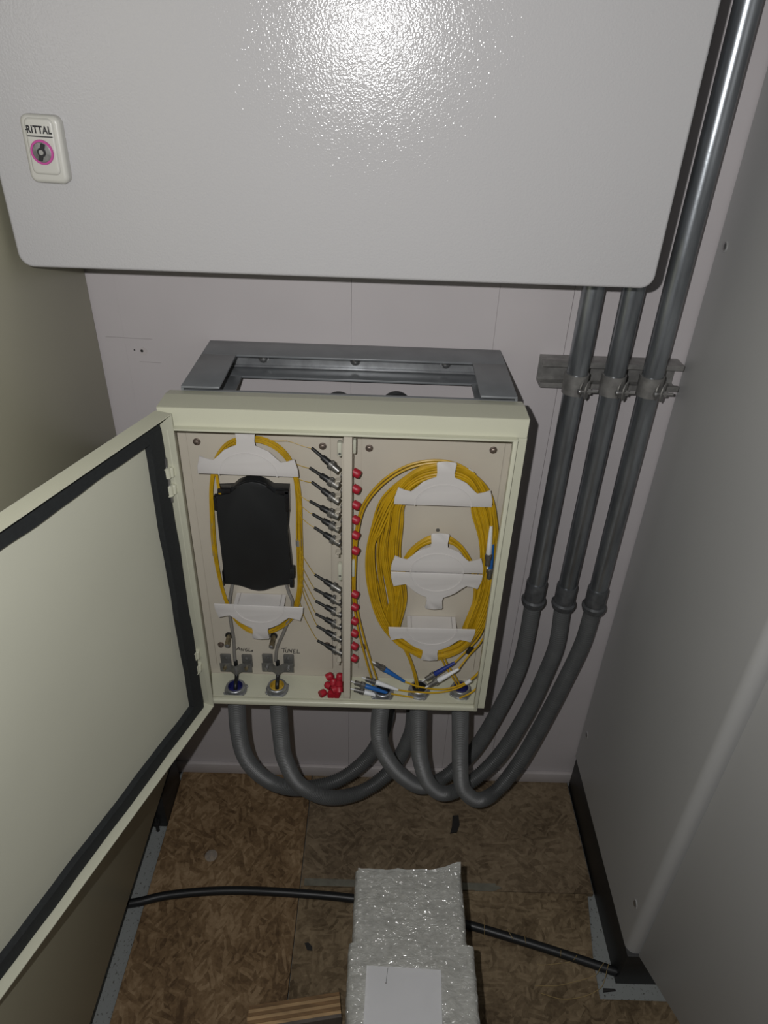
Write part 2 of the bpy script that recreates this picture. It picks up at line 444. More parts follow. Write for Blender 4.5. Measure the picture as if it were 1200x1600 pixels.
for an in (-35,):
    d = Vector((math.sin(R(an)), 0, -math.cos(R(an))))
    cc = lkp(-0.001, -0.002, UY - 0.0158)
    m2 = Matrix.Translation(cc) @ Matrix.Rotation(R(20), 4, 'Y')
    g.box(-0.0022, 0.0022, -0.0012, 0.0012, -0.0088, 0.0088, 0.0004, 1, m2)
    g.lathe(cc, (0, -1, 0), [(-0.0008, 0.0045), (0.0014, 0.0045)], 14)
g.obj('lock_insert', 'ink', door)
G().lathe(lkp(-0.001, -0.002, UY - 0.0168), (0, -1, 0), [(0, 0.0026), (0.001, 0.0026)], 12).obj('lock_pin', 'steel', door)
me = text_mesh('RITTAL', 0.0094, 0.00038)
me.transform(lk @ Matrix.Translation((-0.0005, UY - 0.01435, 0.0192)) @ Matrix.Rotation(R(90), 4, 'X') @ Matrix.Diagonal((0.80, 1.05, 1, 1)))
link('badge_lettering', me, 'ink', door)
G().prism([(-0.0135, 0.0125), (0.0130, 0.0125), (0.0130, 0.0136), (-0.0135, 0.0136)], lkp, UY - 0.0138, UY - 0.0144).obj('badge_underline', 'ink', door)
G().prism([(-0.0148, 0.0184), (-0.0118, 0.0184), (-0.0118, 0.0196), (-0.0148, 0.0196)], lkp, UY - 0.0138, UY - 0.0144).obj('badge_stroke', 'ink', door)

# ================================================================== TALL CABINETS
lc = thing('tall_cabinet', 'olive beige tall cabinet side filling the left edge behind the open door', 'cabinet', (-0.75, -0.4, 0))
G().box(-1.05, -0.447, -0.90, -0.004, 0.0956, 2.05, 0.003).obj('side_panel', 'olive', lc)
G().box(-0.60, -0.4452, -0.1435, -0.031, -0.0115, 0.0955, 0.0015).obj('plinth_corner', 'plinth', lc)
G().box(-0.60, -0.4452, -0.88, -0.77, -0.0115, 0.0955, 0.0015).obj('plinth_corner', 'plinth', lc)
fb = onz(247, 1302, 0.02)
G().cyl((-0.4655, -0.153, -0.0115), (-0.4655, -0.153, 0.03), 0.004, n=10).cyl((-0.4655, -0.153, 0.012), (-0.4655, -0.153, 0.020), 0.008, n=6).obj('levelling_bolt', 'plinth', lc)

XR = 0.4794
rc = thing('tall_cabinet', 'grey tall cabinet with a black plinth and ajar door at the right', 'cabinet', (0.8, -0.25, 0))
poly = [(XR, -0.004), (1.15, -0.004), (1.15, -0.4335)]
rr = 0.0165
for k in range(9):
    an = R(270 - 90 * k / 8); poly.append((XR + rr + rr * math.cos(an), -0.4335 + rr + rr * math.sin(an)))
g = G(); g.prism(poly, lambda p, q, hh: Vector((p, q, hh)), 0.0945, 2.05); body = g.obj('body', 'grey_cab', rc)
G().box(XR, 1.15, -0.4385, -0.0105, -0.0115, 0.094, 0.0012).obj('plinth', 'plinth', rc)
dv = Vector((0.042, -0.1132, 0)).normalized(); dn = Vector((dv.y, -dv.x, 0))
dm = Matrix(((dv.x, -dn.x, 0, 0.4985), (dv.y, -dn.y, 0, -0.4365), (0, 0, 1, 0), (0, 0, 0, 1)))
G().box(0.0, 0.56, 0.0, 0.022, 0.094, 2.04, 0.0025, 2, dm).obj('door', 'grey_cab', rc)
for q in ((1133, 385), (993, 1412), (917, 1148)):
    p = onx(*q, XR)
    G().lathe(p + Vector((0.0005, 0, 0)), (-1, 0, 0), [(0, 0.0085), (0.0012, 0.0085), (0.0016, 0.0078), (0.0016, 0.0058), (0.0004, 0.0056)], 20).obj('screw_recess', 'grey_cab', rc)
    s = G().lathe(p + Vector((0.0002, 0, 0)), (-1, 0, 0), [(0, 0.0056), (0.0012, 0.0056), (0.0024, 0.0042), (0.0028, 0.0022)], 14).obj('screw', 'steel', rc)

# ================================================================== MOUNTING FRAME
FZ = 1.066; FX0, FX1 = -0.2724, 0.1857; FYF = -0.183
fr = thing('mounting_frame', 'grey painted steel channel frame between the wall and the open box', 'frame', (-0.04, -0.09, 1.0))
FB = 1.027
t = 0.0035
# back rail: top flange, web on the wall, bottom flange
g = G(); g.box(FX0, FX1, -0.0605, -0.0006, FZ - t, FZ, 0.0012, 2); back = g.obj('back_rail', 'frame', fr)
g = G(); g.box(FX0 + 0.0037, FX1 - 0.0037, -0.006, -0.0006, FB, FZ - t - 0.0002); g.obj('back_web', 'rail_zinc', fr)
g = G(); g.box(FX0 + 0.0037, FX1 - 0.0037, -0.047, -0.0008, FB - 0.004, FB - 0.0002, 0.0012); g.obj('back_flange', 'frame', fr)
g = G(); g.box(FX0 + 0.03, FX1 - 0.03, -0.0115, -0.0062, FB, FB + 0.0028, 0.0006); g.obj('fixing_strip', 'rail_zinc', fr)
for sx, (xa, xb, xw) in enumerate(((FX0, -0.2200, FX0), (0.1350, FX1, FX1 - t))):
    g = G(); g.box(xa, xb, FYF - 0.0, -0.0602, FZ - t, FZ, 0.0012, 2)
    g.box(xw, xw + t, FYF, -0.0602, FB - 0.004, FZ - t + 0.0004)
    g.obj('side_rail', 'frame', fr)
    g = G(); ia, ib = (xa + 0.0037, onz(372, 600, FB).x) if sx == 0 else (onz(738, 606, FB).x, xb - 0.0037)
    g.box(ia, ib, FYF, -0.0472, FB - 0.004, FB - 0.0002, 0.001); g.obj('side_flange', 'frame', fr)
g = G(); g.box(FX0 + 0.004, FX1 - 0.004, FYF, FYF + 0.005, 0.60, FZ - 0.006); g.obj('front_web', 'frame', fr)
bpts = [(411, 561), (555, 565.5), (697, 570)]
for q in bpts:
    p = ony(*q, -0.012)
    s = G().lathe((p.x, -0.0058, p.z), (0, -1, 0), [(0, 0.0085), (0.0015, 0.0085), (0.0018, 0.0070), (0.005, 0.0064), (0.0075, 0.0040), (0.008, 0.001)], 16).obj('bolt', 'steel', fr)

# ================================================================== LOWER BOX
BX0, BX1, BYB, BYF, BZ0, BZ1 = -0.288, 0.1922, -0.1832, -0.2455, 0.521, 1.063
bx = thing('fibre_box', 'cream steel fibre distribution box standing open, full of yellow cords', 'box', (-0.048, -0.2, BZ0))
st = 0.0015
OX0, OX1, OZ0, OZ1 = -0.2700, 0.1735, 0.533, 1.0362       # door opening
g = G(); g.box(BX0, BX1, BYB - st, BYB, BZ0, BZ1 - 0.0051); g.obj('back_panel', 'plate', bx)
g = G()
g.prism([(BYF, BZ1), (-0.2040, BZ1), (BYB, BZ1 - 0.0034), (BYB, BZ1 - 0.0049), (-0.2040, BZ1 - st), (BYF, BZ1 - st)], lambda a, b, hh: Vector((hh, a, b)), BX0, BX1)
tp = g.obj('top_panel', 'cream', bx)
for pf in tp.data.polygons: pf.use_smooth = False
g = G(); g.box(BX0, BX1, BYF, BYB - st, BZ0, BZ0 + st, 0.0006, 1); g.obj('bottom_panel', 'cream', bx)
g = G(); g.box(BX0, BX0 + st, BYF, BYB - st, BZ0 + st, BZ1 - 0.0052); g.obj('side_panel', 'cream', bx)
g = G(); g.box(BX1 - st, BX1, BYF, BYB - st, BZ0 + st, BZ1 - 0.0052); g.obj('side_panel', 'cream', bx)
# front flange ring
g = G()
g.box(BX0, BX1, BYF - st, BYF, OZ1, BZ1, 0.0006, 1)
g.box(BX0, OX0, BYF - st, BYF, OZ0, OZ1)
g.box(OX1, BX1, BYF - st, BYF, OZ0, OZ1)
g.box(BX0, BX1, BYF - st, BYF, BZ0, OZ0)
g.obj('front_flange', 'cream', bx)
# rain lip round the opening
LY = BYF - 0.011
g = G()
g.box(OX0 - 0.004, OX1 + 0.006, LY, BYF - st, OZ1 - 0.0015, OZ1 + 0.0015, 0.0006, 1)
g.box(OX0 - 0.004, OX1 + 0.006, LY + 0.0005, BYF - st, OZ0 - 0.012, OZ0 - 0.0005, 0.003, 3)
g.box(OX0 - 0.006, OX0 + 0.0005, LY, BYF - st, OZ0 - 0.010, OZ1, 0.001, 2)
g.box(OX1 - 0.0005, OX1 + 0.0055, LY, BYF - st, OZ0 - 0.010, OZ1, 0.001, 2)
g.obj('rain_lip', 'cream', bx)
# mounting plates
PY = -0.1875
pl = G().box(-0.2730, -0.0700, PY, BYB - st - 0.0002, 0.5435, 1.022, 0.0006, 1).obj('mounting_plate', 'plate', bx)
pr = G().box(-0.0255, 0.1770, PY, BYB - st - 0.0002, 0.5465, 1.022, 0.0006, 1).obj('mounting_plate', 'plate', bx)
def plate_screw(px, py, par, r=0.0062):
    p = ony(px, py, PY - 0.002)
    g = G(); g.lathe((p.x, PY, p.z), (0, -1, 0), [(0, r), (0.0012, r), (0.0016, r * 0.72), (0.0042, r * 0.66), (0.005, r * 0.35)], 14); g.obj('screw', 'screw', par)
for q in ((307, 691), (504, 698), (511, 1008), (345, 1008)): plate_screw(*q, pl, 0.0055)
for q in ((577, 701), (771, 704), (569, 1011)): plate_screw(*q, pr, 0.0055)
p = ony(684, 828, PY); G().lathe((p.x, PY, p.z), (0, -1, 0), [(0, 0.003), (0.0008, 0.003), (0.001, 0.0018)], 12).obj('stud', 'clamp', pr)
# divider with its front return
DXa, DXb = -0.0478, -0.0368
dvr = G().box(DXa, DXb, -0.2425, -0.2410, BZ0 + st, OZ1 + 0.012, 0.0004, 1).box(DXb - 0.0014, DXb, -0.2410, BYB - st, BZ0 + st, OZ1 + 0.012).obj('divider', 'plate', bx)
# hinges
for (qa, qb) in (((260, 716), (270, 786)), ((303, 1008), (309, 1060))):
    p = ony(*qa, -0.262); q = ony(*qb, -0.262); xm = (p.x + q.x) / 2 - 0.0015; H = p.z - q.z
    pin = G().cyl((xm, -0.262, q.z + 0.002), (xm, -0.262, p.z), 0.0024, n=10).obj('hinge_pin', 'steel', bx)
    for f0, f1 in ((0.22, 0.42), (0.60, 0.80)):
        z1 = p.z - H * f0; z0 = p.z - H * f1
        kn = G().lathe((xm, -0.262, z0), (0, 0, 1), [(0, 0.0046), (z1 - z0, 0.0046)], 14)
        kn.box(xm - 0.001, xm + 0.008, -0.262, -0.2465, z0, z1, 0.0005, 1)
        kn.lathe((xm - 0.001, -0.262, z1 if f0 < 0.5 else z0 - 0.0012), (0, 0, 1), [(0, 0.0062), (0.0012, 0.0062)], 12)
        kn.obj('hinge_knuckle', 'cream', bx)
# open door
PH = 19.0
d_ = Vector((-math.sin(R(PH)), -math.cos(R(PH)), 0)); n_ = Vector((math.cos(R(PH)), -math.sin(R(PH)), 0))
DM = Matrix(((d_.x, n_.x, 0, -0.2885), (d_.y, n_.y, 0, -0.2500), (0, 0, 1, 0), (0, 0, 0, 1)))   # local x along the door, y towards its inside
DZ0, DZ1, DW, DD = 0.519, 1.060, 0.478, 0.024
g = G(); g.box(0, DW, 0, 0.0015, DZ0, DZ1, 0, 2, DM); dp = g.obj('door', 'door_in', bx)
g = G()
g.box(0, DW, 0.0015, DD, DZ1 - 0.0015, DZ1, 0, 2, DM); g.box(0, DW, 0.0015, DD, DZ0, DZ0 + 0.0015, 0, 2, DM)
g.box(0, 0.0015, 0.0015, DD, DZ0 + 0.0015, DZ1 - 0.0015, 0, 2, DM); g.box(DW - 0.0015, DW, 0.0015, DD, DZ0 + 0.0015, DZ1 - 0.0015, 0, 2, DM)
g.obj('door_rim', 'cream', dp)
# foam gasket, hand laid and a bit wavy: a ring strip
gw = 0.024; gi = 0.0045
def wav(s, k): return 0.0009 * math.sin(s * 17 + k) + 0.0004 * math.sin(s * 41 + 2 * k)
g = G(); N = 40
def strip(P0, P1, w0, k, hgt=0.011):
    rings = []
    for i in range(N + 1):
        s = i / N; c = P0.lerp(P1, s); dirv = (P1 - P0).normalized(); side = Vector((-dirv.z, 0, dirv.x))
        a = c - side * (w0 / 2 + wav(s, k)); b = c + side * (w0 / 2 + wav(s, k + 1.7))
        rings.append([DM @ Vector((v.x, yy, v.z)) for v, yy in ((a, 0.0015), (a, hgt), (b, hgt), (b, 0.0015))])
    g.rings(rings)
gx0, gx1, gz0, gz1 = 0.0175 + gi, DW - 0.004 - gw / 2, DZ0 + 0.004 + gw / 2, DZ1 - 0.006 - gw / 2
strip(Vector((gx0 - gw / 2, 0, gz1)), Vector((gx1 + gw / 2, 0, gz1)), gw, 0.3)
strip(Vector((gx0 - gw / 2, 0, gz0)), Vector((gx1 + gw / 2, 0, gz0)), gw, 1.1)
strip(Vector((gx0, 0, gz0)), Vector((gx0, 0, gz1)), gw * 1.05, 2.0, 0.0112)
strip(Vector((gx1, 0, gz0)), Vector((gx1, 0, gz1)), gw, 2.9, 0.0112)
g.obj('gasket', 'gasket', dp)
# handwriting on the left plate
def scribble(strokes, px0, py0, name):
    g = G()
    for s in strokes:
        pts = [ony(px0 + x, py0 + y, PY - 0.0004) for x, y in s]
        for i in range(len(pts) - 1):
            a, b = pts[i], pts[i + 1]; dv2 = (b - a)
            if dv2.length < 1e-6: continue
            g.tube([a - dv2.normalized() * 0.0002, b + dv2.normalized() * 0.0002], 0.00055, 5)
    g.obj(name, 'marker', pl)
scribble([[(0, 5), (4, 0), (6, 5)], [(1, 3), (7, 3.2)], [(8, 6), (8.5, 2), (11, 6), (12.5, 1.5)], [(17, 2), (14, 3.5), (15, 6.5), (18, 6), (17.5, 4.5), (15.5, 4.5)], [(20.5, 1.5), (19.5, 6.5), (23.5, 7)], [(24, 5.5), (25.5, 5), (26, 7), (24.2, 7.2), (24, 5.5)]], 369, 1011, 'handwriting')
scribble([[(0, 1), (8, 0.2)], [(4, 0.8), (3.2, 6.8)], [(6.5, 2.5), (6.2, 6.5), (9.5, 6.8), (10.5, 2)], [(11.5, 7.5), (12.2, 2.2), (15, 7.4), (16.2, 2)], [(21.5, 2.4), (18.6, 2.6), (18, 8), (21.8, 8)], [(18.4, 5.2), (21, 5)], [(24.8, 2.4), (24, 8), (28.5, 8)]], 440, 1012.5, 'handwriting')

# ------------------------------------------------------------------ cable guides
HWX = 0.0708
gp = [(-0.0708, 0.0), (-0.0700, 0.012), (-0.0655, 0.0285), (-0.0560, 0.0240), (-0.0470, 0.0220), (-0.0405, 0.0285), (-0.0310, 0.0385), (-0.0210, 0.0440), (-0.0125, 0.0470),
      (-0.0122, 0.0540), (-0.0140, 0.0690), (-0.0120, 0.0712), (0, 0.0722)]
gpoly = gp + [(-a, b) for a, b in reversed(gp[:-1])]
def arc(r, n=18, x=1.0, y=1.0): return [(r * math.cos(math.pi * k / n) * x, r * math.sin(math.pi * k / n) * y) for k in range(n + 1)]
def build_guide():
    g = G(); g.xz(gpoly, 0.0018, 0.0, 0.0006); fm = g.mesh('flange')
    g = G(); out = arc(0.0415, 18, 1, 0.86); inn = arc(0.0398, 18, 1, 0.86)
    g.xz(out + inn[::-1], 0.0002, -0.0010); rm = g.mesh('rim')
    g = G(); A = arc(0.034, 14, 1, 0.75); Bq = arc(0.0325, 14, 1, 0.75)
    g.xz(A + Bq[::-1], 0.0300, 0.0016); g.box(-0.040, 0.040, 0.0016, 0.030, 0.0, 0.0018); sm = g.mesh('saddle')
    for m in (fm, rm, sm): m.materials.append(MT['white'])
    return fm, rm, sm
GM = build_guide()
GY = -0.2185
def place_guide(x, z, inv, label, tilt=0.0):
    t = thing('cable_guide', label, 'cable guide', (x, GY, z), 'white cable guides in the open box')
    t.rotation_euler = (0, R((180 if inv else 0) + tilt), 0)
    for nm, m in zip(('flange', 'rim', 'saddle'), GM):
        o = bpy.data.objects.new(nm, m); COL.objects.link(o); o.parent = t
    return t
place_guide(-0.1835, 0.9494, False, 'white arched cable guide above the black splice cassette', 0.3)
place_guide(-0.1845, 0.7098, True, 'white cable guide below the black splice cassette', 0.8)
place_guide(0.0935, 0.9092, False, 'white cable guide at the top of the thick yellow coil', 0.1)
place_guide(0.0935, 0.7884, False, 'upper half of the two back-to-back white cable guides mid coil', 0.2)
place_guide(0.0940, 0.7858, True, 'lower half of the two back-to-back white cable guides mid coil', 0.2)
place_guide(0.0942, 0.6727, True, 'white cable guide at the bottom of the thick yellow coil', -0.3)

# ------------------------------------------------------------------ splice cassette
ca = thing('splice_cassette', 'black splice cassette inside the loop of thin yellow fibres', 'cassette', (-0.184, PY, 0.727))
def cp(px, py, Y=-0.205):
    p = ony(px, py, Y); return (p.x, p.z)
tray = [cp(*q) for q in ((339, 765), (363, 764), (371, 757), (382, 753), (393, 751.5), (404, 753), (416, 757.5), (426, 764), (451, 765), (452, 798), (450, 830), (455, 880), (458, 914), (435, 915), (424, 920), (412, 924.5), (403, 925), (392, 923), (380, 918), (372, 914.5), (350, 914), (348, 888), (343, 845), (338, 803))]
g = G(); g.xz(tray, PY - 0.0004, -0.203, 0.0015); g.obj('tray', 'black', ca)
lid = [cp(*q, -0.2075) for q in ((335, 774), (360, 773), (369, 761), (381, 755), (393, 753), (405, 755), (417, 760), (428, 772), (447, 774), (449, 800), (450, 845), (454, 886), (455, 912), (434, 914), (423, 919), (404, 923), (385, 919), (373, 913), (352, 911), (349, 885), (342, 835), (339, 800))]
g = G(); g.xz(lid, -0.2031, -0.2075, 0.0016); g.obj('lid', 'black', ca)
for q0, q1, mt in (((333, 776), (341, 797), 'black_gloss'), ((444, 766), (453, 799), 'black_gloss'), ((347, 892), (351, 914), 'black'), ((453, 888), (461, 902), 'black'), ((431, 766), (452, 772), 'black_gloss'), ((340, 763), (361, 770), 'black_gloss'), ((452, 903), (459, 917), 'black')):
    a = ony(*q0, -0.206); b = ony(*q1, -0.206)
    g = G(); g.box(a.x, b.x, -0.2085, -0.196, b.z, a.z, 0.0012); g.obj('clip', mt, ca)

# ------------------------------------------------------------------ left fibre loop and pigtails
lp = thing('fibre_loop', 'oval loop of thin yellow fibres around the black cassette', 'fibre loop', (-0.185, -0.2, 0.70))
LOOP = [(331, 800), (330.5, 760), (337, 722), (356, 696), (386, 686), (416, 690), (443, 708), (460, 738), (466, 780), (467, 830), (468.5, 880), (467, 925), (456, 962), (430, 984), (400, 988), (372, 972), (353, 938), (341, 895), (334, 850)]
for k in range(14):
    f = (k - 6.5) / 6.5
    pts = []
    for i, (x, y) in enumerate(LOOP):
        ph = random.uniform(-0.8, 0.8)
        dx, dy = x - 400, y - 835; dl = math.hypot(dx, dy)
        o = f * (4.6 if x > 440 or y < 740 else 2.8) + ph
        pts.append(ony(x - dx / dl * o, y - dy / dl * o, -0.1975 + 0.005 * math.sin(k * 2.3 + i * 0.4)))
    G().tube(smooth_path(pts, 0.007, True), 0.00085, 6, True).obj('fibre', 'yellow', lp)
for k in range(4):
    pts = [ony(336 + k, 735, -0.200), ony(338.5 + k * 0.9, 752, -0.202), ony(341 + k * 0.9, 766, -0.206), ony(342.5 + k * 0.9, 772, -0.206)]
    G().tube(smooth_path(pts, 0.004), 0.0009, 6).obj('fibre', 'yellow', lp)
# spiral wrap sleeves on the bundle
for seg, w in ((((331, 812), (332.5, 840), (335.5, 868)), 0.0030), (((466.8, 843), (467.2, 852)), 0.0048)):
    G().tube(smooth_path([ony(x, y, -0.1985) for x, y in seg], 0.003), w, 10).obj('sleeve', 'grey_tube', lp)

CN_T = [((487, 700), (531, 738)), ((484, 731), (531, 762)), ((487, 753), (531, 786)), ((484, 783), (531, 809)), ((488, 803), (532, 829)), ((491, 824), (533, 851)),
        ((492, 898), (534, 924)), ((491, 920), (534, 943)), ((493, 939), (535, 962)), ((493, 959), (535, 981)), ((495, 978), (535, 1001)), ((496, 1001), (536, 1022))]
ORD = ['topmost', 'second', 'third', 'fourth', 'fifth', 'lowest']
FEED = [(420, 687), (447, 713), (459, 742), (463, 765), (465, 780), (467, 800), (468, 852), (469, 870), (469, 885), (469, 895), (469, 905), (468, 940)]
NL = 0.046
def conn_meshes(mats, L=0.047):
    # along +x from tail (0) to coupling face (L)
    g = G(); g.lathe((0, 0, 0), (1, 0, 0), [(0, 0.0019), (0.017, 0.0021), (0.0175, 0.0034), (0.0185, 0.0036), (0.029, 0.0039), (0.030, 0.0036)], 12)
    boot = g.mesh('boot'); boot.materials.append(MT[mats])
    g = G(); g.lathe((0.0295, 0, 0), (1, 0, 0), [(0, 0.0040), (0.0006, 0.0052), (0.006, 0.0053), (0.0064, 0.0046), (L - 0.031, 0.0044)], 18)
    for k in range(6):
        a = k * math.pi / 3
        g.box(0.0305, 0.0352, -0.0008, 0.0008, 0.0050, 0.0060, 0.0002, 1, Matrix.Rotation(a, 4, 'X'))
    nut = g.mesh('coupling_nut'); nut.materials.append(MT['dark_nut'])
    return boot, nut
CB = conn_meshes('black')
def frame_x(p, q):
    x = (q - p).normalized(); z = Vector((0, 0, 1)); y = z.cross(x).normalized(); z = x.cross(y)
    return Matrix(((x.x, y.x, z.x, p.x), (x.y, y.y, z.y, p.y), (x.z, y.z, z.z, p.z), (0, 0, 0, 1)))
g = G()
g.lathe((0, 0, 0), (1, 0, 0), [(0, 0.0042), (0.010, 0.0042)], 14); g.box(0.004, 0.006, -0.0055, 0.0055, -0.0095, 0.0075, 0.0006, 1)
AD1 = g.mesh('adapter_body'); AD1.materials.append(MT['dark_nut'])
g = G(); sc_ = [(0.002, -0.006), (-0.0035, -0.0085), (-0.0045, -0.0125), (-0.002, -0.0150), (0.002, -0.0155), (0.002, -0.0135), (-0.0012, -0.0130), (-0.0024, -0.0115), (-0.0018, -0.0098), (0.002, -0.0080)]
g.prism(sc_, lambda a, b, hh: Vector((a, hh, b)), -0.006, 0.004)
AD2 = g.mesh('adapter_clip'); AD2.materials.append(MT['plate'])
g = G(); g.lathe((0, 0, 0), (1, 0, 0), [(0, 0.0064), (0.0070, 0.0066), (0.0095, 0.0060), (0.0112, 0.0046), (0.0116, 0.0030)], 14)
CAPM = g.mesh('dust_cap'); CAPM.materials.append(MT['red'])
CAPY = [740, 765, 790, 813, 837, 861, 929, 949, 971, 990, 1010, 1029]
for i, (ta, tb) in enumerate(CN_T):
    row = 'upper' if i < 6 else 'lower'
    p = ony(*ta, -0.2050); q = ony(*tb, -0.2240)
    mw = frame_x(p, q); L = (q - p).length
    t = thing('fibre_pigtail', '%s black-booted fibre connector in the %s row of six left of the divider' % (ORD[i % 6], row), 'connector', p, 'black-booted connectors on the divider')
    mwl = Matrix.Translation(-p) @ mw
    sc = L / 0.047
    for nm, m in zip(('boot', 'coupling_nut'), CB):
        o = bpy.data.objects.new(nm, m); COL.objects.link(o); o.parent = t; o.matrix_local = mwl @ Matrix.Diagonal((sc, 1.2, 1.2, 1))
    a = ony(*FEED[i], -0.203); mid = a.lerp(p, 0.5) + Vector((0.0, 0.002, -0.004 - 0.10 * max(0, a.z - p.z)))
    if i < 1: mid = a.lerp(p, 0.45) + Vector((0, 0.001, 0.003))
    G().tube(smooth_path([a, a.lerp(mid, 0.5) + Vector((-0.002 if i else 0, 0, -0.001)), mid, p.lerp(mid, 0.35) + Vector((0, 0, -0.001)), p + (q - p) * 0.02], 0.006), 0.0005, 5).obj('fibre', 'fine_yellow', t)
    ad = thing('fibre_adapter', 'metal adapter on the divider holding the %s connector of the %s row' % (ORD[i % 6], row), 'adapter', (-0.0500, q.y, q.z), 'adapters along the divider')
    am = Matrix.Translation((-0.0028, 0.0, -0.004)) @ Matrix.Rotation(R(20), 4, 'Y')
    for nm, m in (('adapter_body', AD1), ('adapter_clip', AD2)):
        o = bpy.data.objects.new(nm, m); COL.objects.link(o); o.parent = ad; o.matrix_local = am
    o = bpy.data.objects.new('dust_cap', CAPM); COL.objects.link(o)
    pc = ony(546, CAPY[i] - 2, -0.216); d = Vector((1, -0.35, -0.42)).normalized()
    o.matrix_world = frame_x(Vector((-0.0362, -0.2165, pc.z + 0.002)), Vector((-0.0362, -0.2165, pc.z + 0.002)) + d)
    o['label'] = '%s red dust cap in the %s row on the divider' % (ORD[i % 6], row); o['category'] = 'dust cap'; o['group'] = 'red dust caps on the divider'
# moulded strip that carries the adapters, with a blank clip between the rows and at the top
st_ = G(); st_.box(-0.0508, DXa - 0.0002, -0.2330, -0.2080, 0.560, 1.012, 0.001, 1); st_.obj('adapter_strip', 'plate', dvr)
for q0, q1 in (((530, 880), (530, 905)), ((531, 690), (531, 712))):
    a = ony(*q0, -0.226); b = ony(*q1, -0.226)
    G().box(-0.0575, -0.0510, -0.2300, -0.2200, b.z, a.z, 0.002, 2).obj('blank_clip', 'door_in', dvr)
    m_ = (a.z + b.z) / 2 - 0.006
    G().cyl((-0.0542, -0.2302, m_), (-0.0542, -0.2296, m_), 0.0018, n=10).obj('clip_hole', 'clamp', dvr)
    G().box(DXb + 0.0002, DXb + 0.0045, -0.2200, -0.2100, b.z, a.z, 0.0015, 2).obj('blank_clip', 'door_in', dvr)

# loose red caps piled at the foot of the divider
ZB = BZ0 + st
pile = [((516, 1058), 10, 30, 0.022), ((505, 1083), 40, 0, 0.0), ((512, 1071), 150, 5, 0.009), ((521, 1066), 85, 60, 0.014), ((517, 1084), 100, 0, 0.0), ((527, 1084), 70, 0, 0.0), ((530, 1070), 95, 20, 0.017), ((534, 1058), 80, 70, 0.020), ((524, 1077), 30, 10, 0.011), ((534, 1078), 100, 40, 0.010), ((537, 1067), 60, 15, 0.014)]
for k, (q, rz, ry, hz) in enumerate(pile):
    p = onz(*q, ZB + hz + 0.006)
    o = bpy.data.objects.new('dust_cap', CAPM); COL.objects.link(o)
    mm = Matrix.Rotation(R(rz), 4, 'Z') @ Matrix.Rotation(R(-ry), 4, 'Y') @ Matrix.Translation((-0.0065, 0, 0))
    lowz = min((mm @ v.co).z for v in CAPM.vertices)
    o.matrix_world = Matrix.Translation((min(p.x, -0.056), max(min(p.y, -0.196), -0.234), ZB + hz - lowz + 0.0002)) @ mm
    o['label'] = {0: 'loose red dust cap at the top left of the pile by the divider foot', 1: 'loose red dust cap lying out at the left end of the pile', 7: 'loose red dust cap standing highest in the pile against the divider'}.get(k, 'loose red dust cap inside the pile at the foot of the divider'); o['category'] = 'dust cap'; o['group'] = 'loose red caps in a pile'

# ------------------------------------------------------------------ thick yellow coil
co = thing('fibre_coil', 'thick coil of yellow patch cords round the white guides on the right', 'cable coil', (0.09, -0.2, 0.60))
def coil(pts, r=0.00165, step=0.009, Y0=-0.205, amp=0.006, ph=0.0, closed=True, name='cord', par=None, n=7):
    m = len(pts)
    P = [ony(x, y, Y0 + amp * math.sin(ph + 2 * math.pi * i / m * (2 if closed else 1))) for i, (x, y) in enumerate(pts)]
    return G().tube(smooth_path(P, step, closed), r, n, closed).obj(name, 'yellow', par or co)
# big loops round top and bottom guides: (left x, top y, right x, bottom y, left shoulder)
def big_loop(xl, yt, xr, yb, k):
    cxp = 691; cb = 676
    j = lambda s: random.uniform(-s, s)
    return [(xl + j(1.5), 870), (xl + (612 - xl) * 0.10 + 4 + j(1.5), 820), (600 + (xl - 577) * 0.64 + j(1), 774 + (yt - 722) * 0.6), (648, yt + 12 + j(1)), (cxp, yt), (733, yt + 12 + j(1)),
            (xr - 14, yt + 44 + (yt - 722) * 0.3), (xr - 3, yt + 92), (xr + j(1), 880), (xr - 8 + j(1), 930), (xr - 26 - (778 - xr) * 0.1, 982 + j(1)), (720, yb - 13), (cb, yb), (643, yb - 11), (609 + (xl - 577) * 0.30, 988 + (xl - 577) * 0.02), (xl + 10, 935 + j(2))]
n_big = 17
for k in range(n_big):
    f = k / (n_big - 1)
    xl = 576 + 48 * f ** 0.85 + random.uniform(-1.2, 1.2); yt = 724 + 25 * f + random.uniform(-1, 1); xr = 779 - 27 * f; yb = 1031 - 17 * f
    coil(big_loop(xl, yt, xr, yb, k), Y0=-0.2040 + random.uniform(-0.007, 0.006), amp=0.0045, ph=k * 0.7)
# loops round the middle guide and the bottom guide
for k in range(7):
    f = k / 6
    pts = [(612 + 13 * f, 930), (622 + 11 * f, 893), (645 + 6 * f, 855 + 4 * f), (684, 835 + 11 * f), (718 - 3 * f, 850 + 5 * f), (742 - 6 * f, 890), (749 - 8 * f, 930), (737 - 8 * f, 975), (712, 1012 - 5 * f), (676, 1024 - 7 * f), (642, 1012 - 5 * f), (605 + 13 * f, 975)]
    coil(pts, Y0=-0.2035 + random.uniform(-0.003, 0.003), amp=0.003, ph=k)
# a few wandering cords over the loops
for k in range(5):
    pts = [(572 + 3 * k, 880 - 6 * k), (580 + 4 * k, 830), (606 + 4 * k, 775), (648, 735 + 2 * k), (690, 724 + 2 * k), (734, 735 + k), (758 - k, 768), (772 - k, 812), (776 - 2 * k, 870), (772 - 3 * k, 930), (750 - 3 * k, 985), (715, 1020 - 2 * k), (672, 1028 - 2 * k), (630, 1013 - 2 * k), (596 + 3 * k, 978), (578 + 3 * k, 930)]
    coil(pts, Y0=-0.209, amp=0.004, ph=1.3 * k)
